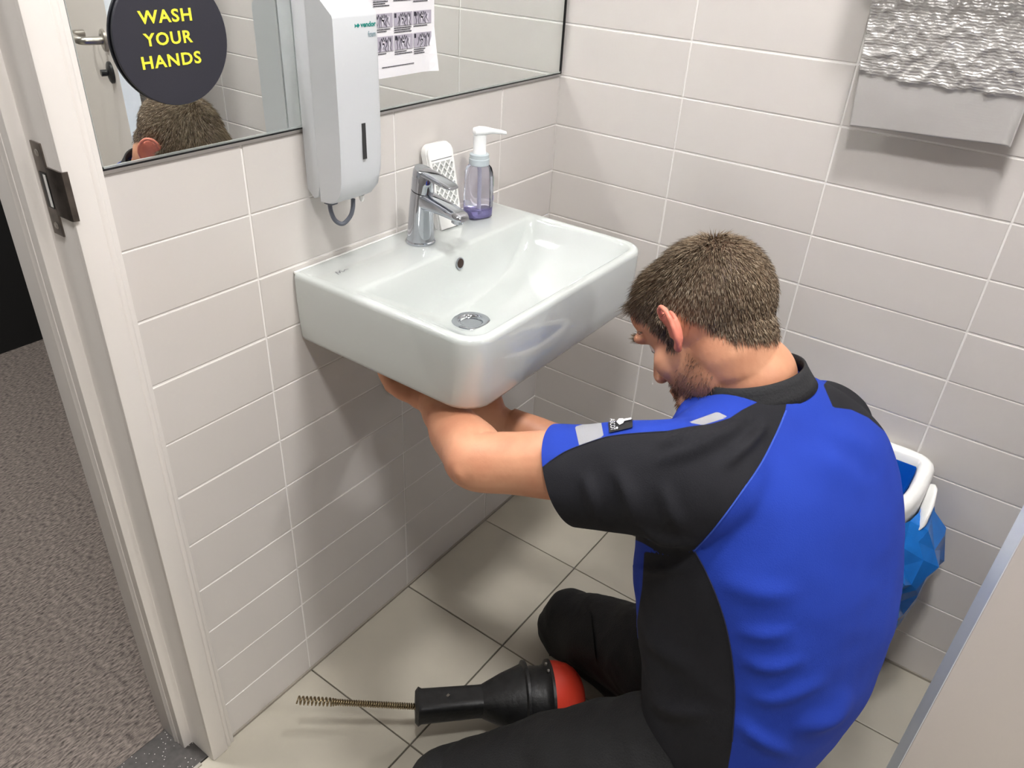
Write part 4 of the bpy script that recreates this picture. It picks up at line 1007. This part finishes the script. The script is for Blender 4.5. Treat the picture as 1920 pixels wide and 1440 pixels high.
# knee pockets, shoes
TB = BVHTree.FromPolygons([Vector(v.co) for v in tm.vertices], [tuple(p.vertices) for p in tm.polygons])
def drape(name, bvh, corners, nu, nv, off, m, thick=0.0012, back=1.0):
    """patch lying on a surface: corners are pixels, cast from the viewpoint on to the cloth"""
    bm = bmesh.new(); g = []
    c = [Vector(q_) for q_ in corners]
    for j in range(nv + 1):
        r_ = []
        for i in range(nu + 1):
            u, v = i / nu, j / nv
            px = (c[0] * (1 - u) + c[1] * u) * (1 - v) + (c[3] * (1 - u) + c[2] * u) * v
            d = (unproj(px.x, px.y, 1.0) - CAM_POS).normalized()
            hit = bvh.ray_cast(CAM_POS, d)
            if hit[0] is None: r_.append(None); continue
            r_.append(bm.verts.new(hit[0] + hit[1] * off))
        g.append(r_)
    for j in range(nv):
        for i in range(nu):
            q_ = (g[j][i], g[j][i + 1], g[j + 1][i + 1], g[j + 1][i])
            if all(q_): bm.faces.new(q_)
    bmesh.ops.recalc_face_normals(bm, faces=bm.faces)
    o = finish(bm, name, m, None, smooth=True)
    return o
M_POCKET = mat('pocket_black', srgb(16, 16, 18), 0.8, bump=0.3, bump_scale=300)
o = drape('knee_pocket', TB, [(1040, 1160), (1110, 1150), (1120, 1235), (1020, 1235)], 10, 10, 0.004, M_POCKET)
child_of_part(o, tr_o, man)
M_SHOE = mat('shoe_black', srgb(26, 25, 25), 0.6)
for A in (AL, AR):
    bm = bmesh.new(); s = 1
    rings_loft(bm, [((A.x, A.y + 0.02, 0.062), 0.040, 0.045, (1, 0, 0), (0, 0.1, 1)), ((A.x, A.y - 0.05, 0.060), 0.044, 0.052, (1, 0, 0), (0, 0.1, 1)), ((A.x, A.y - 0.13, 0.052), 0.048, 0.046, (1, 0, 0), (0, 0.1, 1)), ((A.x, A.y - 0.20, 0.046), 0.042, 0.038, (1, 0, 0), (0, 0.1, 1)), ((A.x, A.y - 0.235, 0.044), 0.018, 0.018, (1, 0, 0), (0, 0.1, 1))], 24)
    sub(finish(bm, 'shoe', M_SHOE, None, smooth=True), man)

# ---- shirt
bm = bmesh.new()
lat = (0.954, -0.30, 0); sag = (0.30, 0.954, 0)
def sg_(t): return Vector((0.30 * math.cos(t), 0.954 * math.cos(t), -math.sin(t)))
TORSO = [((-0.645, -0.800, 0.185), 0.150, 0.100, 0.0), ((-0.636, -0.806, 0.26), 0.154, 0.106, 0.0), ((-0.618, -0.808, 0.36), 0.166, 0.124, 0.02), ((-0.597, -0.800, 0.46), 0.180, 0.150, 0.04),
         ((-0.578, -0.780, 0.56), 0.190, 0.166, 0.06), ((-0.566, -0.762, 0.65), 0.195, 0.162, 0.10), ((-0.554, -0.745, 0.725), 0.194, 0.148, 0.14), ((-0.545, -0.728, 0.785), 0.172, 0.124, 0.20),
         ((-0.541, -0.707, 0.825), 0.134, 0.100, 0.24), ((-0.540, -0.690, 0.853), 0.092, 0.080, 0.26), ((-0.539, -0.682, 0.866), 0.070, 0.066, 0.26)]
rings_loft(bm, [(c, a, b, lat, sg_(t)) for c, a, b, t in TORSO], 48, 5, 2.25)
# shoulders and sleeves
tapered(bm, [(-0.428, -0.752, 0.742), (-0.48, -0.733, 0.780), (-0.54, -0.708, 0.810), (-0.61, -0.696, 0.808), (-0.670, -0.684, 0.788)], [0.066, 0.066, 0.070, 0.070, 0.076], 28)
CUFF_L = SL + (EL - SL) * 0.60; CUFF_R = SR + (ER - SR) * 0.66
def sleeve(S, E, drop):
    u = E - S
    tapered(bm, [S + (Vector((-0.545, -0.715, 0.775)) - S) * 0.55, S + Vector((0, -0.004, -0.014)), S + u * 0.30 + Vector((0, 0, -drop)), S + u * 0.56 + Vector((0, 0, -drop)), S + u * 0.80 + Vector((0, 0, -drop * 0.8))],
            [(0.074, 0.074), (0.081, 0.079), (0.075, 0.070), (0.069, 0.066), (0.066, 0.062)], 28)
sleeve(SL, EL, 0.016); sleeve(SR, ER, 0.010)
fc = unproj(1566, 1318, 1.20)
ellipsoid(bm, fc, (0.022, 0.026, 0.030)); tapered(bm, [fc + Vector((-0.06, 0.03, 0.03)), fc, unproj(1525, 1400, 1.20)], [0.014, 0.018, 0.014], 16)
shirt = finish(bm, 'shirt', None, None)
evaluate(shirt, [('REMESH', dict(mode='VOXEL', voxel_size=0.0052, adaptivity=0.0)), ('SMOOTH', dict(factor=0.5, iterations=9))])
bm = bmesh.new(); bm.from_mesh(shirt.data)
# folds
bm.normal_update()
FOLDS = [  # (pixel polyline, half width px, height m) : cloth folds seen on the near side
    ([(1445, 785), (1405, 830), (1350, 880)], 11, 0.009), ([(1410, 772), (1360, 812), (1300, 845), (1220, 872)], 12, 0.010), ([(1340, 795), (1290, 822), (1230, 838)], 10, 0.008),
    ([(1520, 800), (1600, 830), (1650, 880)], 24, 0.005), ([(1480, 840), (1560, 870), (1640, 930)], 26, 0.004), ([(1330, 1080), (1420, 1110), (1520, 1110)], 22, 0.004),
    ([(1370, 1180), (1430, 1190), (1500, 1180)], 14, 0.004), ([(1380, 1230), (1440, 1250), (1520, 1230)], 14, 0.005), ([(1385, 1290), (1450, 1310), (1560, 1270)], 16, 0.006),
    ([(1600, 1290), (1560, 1340), (1480, 1370)], 16, 0.008), ([(1370, 1340), (1420, 1380), (1500, 1420)], 15, 0.006), ([(1190, 1150), (1230, 1210), (1300, 1260)], 18, 0.005),
    ([(1200, 1290), (1260, 1330), (1350, 1340)], 16, 0.005), ([(1150, 870), (1180, 930), (1190, 985)], 15, 0.007), ([(1090, 880), (1110, 930), (1120, 980)], 12, 0.006), ([(1240, 900), (1260, 960), (1290, 1000)], 15, 0.006), ([(1195, 985), (1240, 1012), (1300, 1015)], 9, 0.006), ([(1180, 1060), (1230, 1070), (1290, 1062)], 10, 0.005)]
vs = bm.verts[:]; P3 = np.array([v.co[:] for v in vs]); Nn = np.array([v.normal[:] for v in vs]); px = proj_np(P3)
vd = P3 - np.array(CAM_POS); vd /= np.linalg.norm(vd, axis=1)[:, None]; facing = -(vd * Nn).sum(1)
def seg_dist(px, poly):
    best = np.full(len(px), 1e9)
    for a, b in zip(poly, poly[1:]):
        a = np.array(a, float); b = np.array(b, float); ab = b - a; t = np.clip(((px - a) @ ab) / (ab @ ab), 0, 1)
        best = np.minimum(best, np.linalg.norm(px - (a + t[:, None] * ab), axis=1))
    return best
disp = np.zeros(len(vs))
def fold_field(px, poly):
    poly = [np.array(p, float) for p in poly]; ls = [np.linalg.norm(b - a) for a, b in zip(poly, poly[1:])]; tot = sum(ls); acc = 0
    best = np.full(len(px), 1e9); par = np.zeros(len(px))
    for (a, b), l in zip(zip(poly, poly[1:]), ls):
        ab = b - a; t = np.clip(((px - a) @ ab) / (ab @ ab), 0, 1); d = np.linalg.norm(px - (a + t[:, None] * ab), axis=1)
        m_ = d < best; best = np.where(m_, d, best); par = np.where(m_, (acc + t * l) / tot, par); acc += l
    return best, par
for poly, wdt, hgt in FOLDS:
    sp_ = [tuple(p)[:2] for p in spline([(a, b, 0) for a, b in poly], 5)]
    d, t = fold_field(px, sp_); k_ = np.clip(np.sin(np.pi * np.clip(t, 0.02, 0.98)), 0, 1) ** 1.2
    disp += np.where(facing > 0.05, 1.35 * hgt * k_ * np.exp(-(d / (wdt * 0.95)) ** 2), 0)
for i, v in enumerate(vs):
    q_ = P3[i]; disp[i] += noise.noise(Vector((q_[0] * 9, q_[1] * 9, q_[2] * 13))) * 0.0035 + noise.noise(Vector((q_[0] * 22, q_[1] * 22, q_[2] * 34))) * 0.0012
for i, v in enumerate(vs): v.co += v.normal * disp[i]
def cut(center, normal, radius):
    c = Vector(center); nrm = Vector(normal).normalized()
    fs = [f for f in bm.faces if (f.calc_center_median() - c).length < radius]
    geom = list({v for f in fs for v in f.verts}) + list({e for f in fs for e in f.edges}) + fs
    bmesh.ops.bisect_plane(bm, geom=geom, plane_co=c, plane_no=nrm, clear_outer=True)
uL = (EL - SL).normalized(); uR = (ER - SR).normalized()
cut(CUFF_L, uL + Vector((0, 0, -0.30)), 0.125); cut(CUFF_R, uR, 0.10)
cut((-0.62, -0.83, 0.215), (0, 0, -1), 0.32)
bmesh.ops.delete(bm, geom=[v for v in bm.verts if not v.link_faces], context='VERTS')
sm = bpy.data.meshes.new('shirt'); bm.to_mesh(sm); bm.free(); shirt.data = sm
sm.polygons.foreach_set('use_smooth', [True] * len(sm.polygons))

# colour panels: signed distance to the seams, stored on the cloth
n = len(sm.vertices); co = np.empty(n * 3); sm.vertices.foreach_get('co', co); co = co.reshape(-1, 3)
nr = np.empty(n * 3); sm.vertices.foreach_get('normal', nr); nr = nr.reshape(-1, 3)
px = proj_np(co); vd = co - np.array(CAM_POS); vd /= np.linalg.norm(vd, axis=1)[:, None]; facing = -(vd * nr).sum(1)
def poly_sd(px, poly):
    poly = np.array(poly, float); inside = np.zeros(len(px), bool); m_ = len(poly); d = seg_dist(px, list(poly) + [poly[0]])
    for i in range(m_):
        a, b = poly[i], poly[(i + 1) % m_]
        c = ((a[1] > px[:, 1]) != (b[1] > px[:, 1])) & (px[:, 0] < (b[0] - a[0]) * (px[:, 1] - a[1]) / (b[1] - a[1] + 1e-12) + a[0])
        inside ^= c
    return np.where(inside, d, -d)
RAGLAN = [(1478, 738), (1472, 772), (1455, 815), (1425, 872), (1385, 930), (1340, 990), (1302, 1030), (1268, 1046), (1235, 1036), (1205, 1018), (1185, 1010), (1000, 1020), (1000, 890), (1026, 868), (1060, 846), (1095, 832), (1140, 818), (1190, 812), (1250, 808), (1290, 800), (1335, 794), (1368, 784), (1392, 768), (1424, 752), (1445, 735), (1478, 722)]
SIDE = [(1208, 1034), (1268, 1044), (1303, 1034), (1325, 1075), (1348, 1130), (1364, 1185), (1374, 1245), (1378, 1310), (1372, 1400), (1355, 1500), (1120, 1500), (1143, 1440), (1150, 1400), (1188, 1352), (1182, 1310), (1198, 1240), (1194, 1165), (1204, 1100)]
RAG2 = [(1544, 722), (1562, 700), (1700, 730), (1690, 830), (1655, 806), (1628, 783), (1596, 768), (1562, 764)]
black = np.maximum.reduce([poly_sd(px, RAGLAN), poly_sd(px, SIDE), poly_sd(px, RAG2)])
# sides turned away from the viewpoint: dark right sleeve and dark flank, blue front
toR = co - np.array(SR); hid = np.where(co[:, 0] > -0.40, 20.0, -20.0)
black = np.where(facing > -0.12, black, hid)
sm.attributes.new('black_panel', 'FLOAT', 'POINT').data.foreach_set('value', black)
REFL = [[(1078, 800), (1126, 786), (1132, 818), (1086, 836)], [(1290, 792), (1345, 772), (1366, 782), (1318, 797)]]
refl = np.maximum.reduce([poly_sd(px, q_) for q_ in REFL]); refl = np.where(facing > 0, refl, -20)
sm.attributes.new('reflector', 'FLOAT', 'POINT').data.foreach_set('value', refl)
seam = np.minimum.reduce([np.abs(black)])
def shirt_material():
    m = mat('shirt_cloth', srgb(34, 66, 190), 0.85, spec=0.25)
    nt = m.node_tree; bs = nt.nodes['Principled BSDF']; N = nt.nodes.new; L = nt.links.new
    tc = N('ShaderNodeTexCoord')
    def step(attr, lo, hi):
        a = N('ShaderNodeAttribute'); a.attribute_name = attr
        r_ = N('ShaderNodeMapRange'); r_.inputs['From Min'].default_value = lo; r_.inputs['From Max'].default_value = hi; L(a.outputs['Fac'], r_.inputs['Value']); return r_.outputs[0]
    nz = N('ShaderNodeTexNoise'); nz.inputs['Scale'].default_value = 9; L(tc.outputs['Object'], nz.inputs['Vector'])
    def ramp(c0, c1):
        r = N('ShaderNodeValToRGB'); r.color_ramp.elements[0].position = 0.3; r.color_ramp.elements[1].position = 0.7
        r.color_ramp.elements[0].color = c0; r.color_ramp.elements[1].color = c1; L(nz.outputs['Fac'], r.inputs[0]); return r.outputs[0]
    def mixc(fac, a, b):
        mx = N('ShaderNodeMix'); mx.data_type = 'RGBA'; L(fac, mx.inputs['Factor'])
        L(a, mx.inputs[6])
        if isinstance(b, tuple): mx.inputs[7].default_value = b
        else: L(b, mx.inputs[7])
        return mx.outputs[2]
    blue = ramp(srgb(30, 56, 154), srgb(33, 62, 166)); dark = ramp(srgb(27, 27, 32), srgb(33, 33, 38))
    c = mixc(step('black_panel', -0.8, 0.8), blue, dark); c = mixc(step('reflector', -0.6, 0.6), c, srgb(150, 150, 154))
    L(c, bs.inputs['Base Color'])
    wv = N('ShaderNodeTexNoise'); wv.inputs['Scale'].default_value = 620; L(tc.outputs['Object'], wv.inputs['Vector'])
    b = N('ShaderNodeBump'); b.inputs['Strength'].default_value = 0.22; b.inputs['Distance'].default_value = 0.0015; L(wv.outputs['Fac'], b.inputs['Height']); L(b.outputs[0], bs.inputs['Normal'])
    return m
sm.materials.append(shirt_material()); sub(shirt, man); shirt['label'] = 'royal blue work shirt with black raglan sleeves and side panels'
SB = BVHTree.FromPolygons([Vector(v.co) for v in sm.vertices], [tuple(p.vertices) for p in sm.polygons])
# collar: a ribbed black band round the neck
bm = bmesh.new(); M_COLLAR = mat('collar_black', srgb(30, 30, 33), 0.85, bump=0.3, bump_scale=300)
cc = NECK + Vector((-0.002, 0.002, 0.006)); cu_, cv_ = Vector((0.995, -0.06, 0.0)), Vector((0.06, 0.94, -0.34)).normalized(); ca_ = cu_.cross(cv_).normalized()
loops = []
for r0, r1, h in ((0.084, 0.084, -0.016), (0.0785, 0.0790, -0.004), (0.0740, 0.0750, 0.007), (0.0715, 0.0725, 0.015), (0.0685, 0.0695, 0.0155), (0.0685, 0.0695, 0.003), (0.074, 0.074, -0.014)):
    loops.append(ring(cc + ca_ * h, cu_ * r0, cv_ * r1, 48))
loops.append(loops[0]); add_loft(bm, loops, False, False); bmesh.ops.remove_doubles(bm, verts=bm.verts, dist=1e-5)
o = finish(bm, 'collar', M_COLLAR, None, smooth=True); child_of_part(o, shirt, man)
# woven sleeve label with figure and lettering
M_LAB = mat('label_black', srgb(24, 24, 28), 0.7); M_LABW = mat('label_white', srgb(226, 226, 230), 0.6)
lab = [(1140, 786), (1186, 782), (1187, 804), (1143, 814)]
o = drape('sleeve_label', SB, lab, 10, 6, 0.0025, M_LAB); child_of_part(o, shirt, man)
def lab_px(u, v):
    c = [Vector(q_) for q_ in lab]; return (c[0] * (1 - u) + c[1] * u) * (1 - v) + (c[3] * (1 - u) + c[2] * u) * v
def drape_tris(name, tris2d, off, m):
    bm = bmesh.new()
    for poly in tris2d:
        vv = []
        for u, v in poly:
            p = lab_px(u, v); h_ = SB.ray_cast(CAM_POS, (unproj(p.x, p.y, 1) - CAM_POS).normalized())
            if h_[0] is None: break
            vv.append(bm.verts.new(h_[0] + h_[1] * off))
        else:
            if len(vv) > 2: bm.faces.new(vv)
    return finish(bm, name, m, None)
o = drape_tris('label_figure', [[(0.34, 0.45), (0.45, 0.25), (0.62, 0.28), (0.68, 0.42), (0.62, 0.62), (0.46, 0.70)], [(0.66, 0.32), (0.95, 0.30), (0.95, 0.45), (0.67, 0.48)], [(0.60, 0.28), (0.66, 0.05), (0.70, 0.06), (0.66, 0.32)], [(0.30, 0.88), (0.33, 0.80), (0.38, 0.80), (0.40, 0.90), (0.35, 0.96)]], 0.0042, M_LABW)
child_of_part(o, shirt, man)
tmp = text_mesh('tmp_text', 'MASCOT', 1.0, None, None, Matrix.Identity(4), thick=0.0)
tv = [v.co.copy() for v in tmp.data.vertices]; mx0, mx1 = min(v.x for v in tv), max(v.x for v in tv); my0, my1 = min(v.y for v in tv), max(v.y for v in tv)
polys = [[((0.08 + 0.20 * (tv[i].y - my0) / (my1 - my0)), 0.04 + 0.92 * (tv[i].x - mx0) / (mx1 - mx0)) for i in p.vertices] for p in tmp.data.polygons if abs(p.normal.z) > 0.5]
bpy.data.objects.remove(tmp)
o = drape_tris('label_lettering', [[(0.36 - u if False else u, v) for u, v in pl] for pl in polys], 0.0042, M_LABW); child_of_part(o, shirt, man)

# stitched seams along the panel edges
def ribbon(name, poly, wd, off, m):
    pts = []
    for p in spline([(a, b, 0) for a, b in poly], 6):
        h_ = SB.ray_cast(CAM_POS, (unproj(p.x, p.y, 1) - CAM_POS).normalized())
        if h_[0] is not None: pts.append(h_[0] + h_[1] * off)
    if len(pts) < 3: return
    o = tube(name, pts, wd, m, None, 5); child_of_part(o, shirt, man)
M_STITCH = mat('stitch_blue', srgb(52, 84, 186), 0.8)
ribbon('seam', [(1474, 770), (1455, 815), (1425, 872), (1385, 930), (1340, 990), (1302, 1032)], 0.0011, 0.0004, M_STITCH)
ribbon('seam', [(1303, 1034), (1325, 1075), (1348, 1130), (1364, 1185), (1374, 1245), (1378, 1310), (1373, 1390)], 0.0009, 0.0003, mat('stitch_dark', srgb(20, 24, 52), 0.8))
ribbon('seam', [(1030, 866), (1060, 847), (1095, 833), (1140, 819), (1190, 813), (1250, 809)], 0.0008, 0.0003, MATS['stitch_dark'])
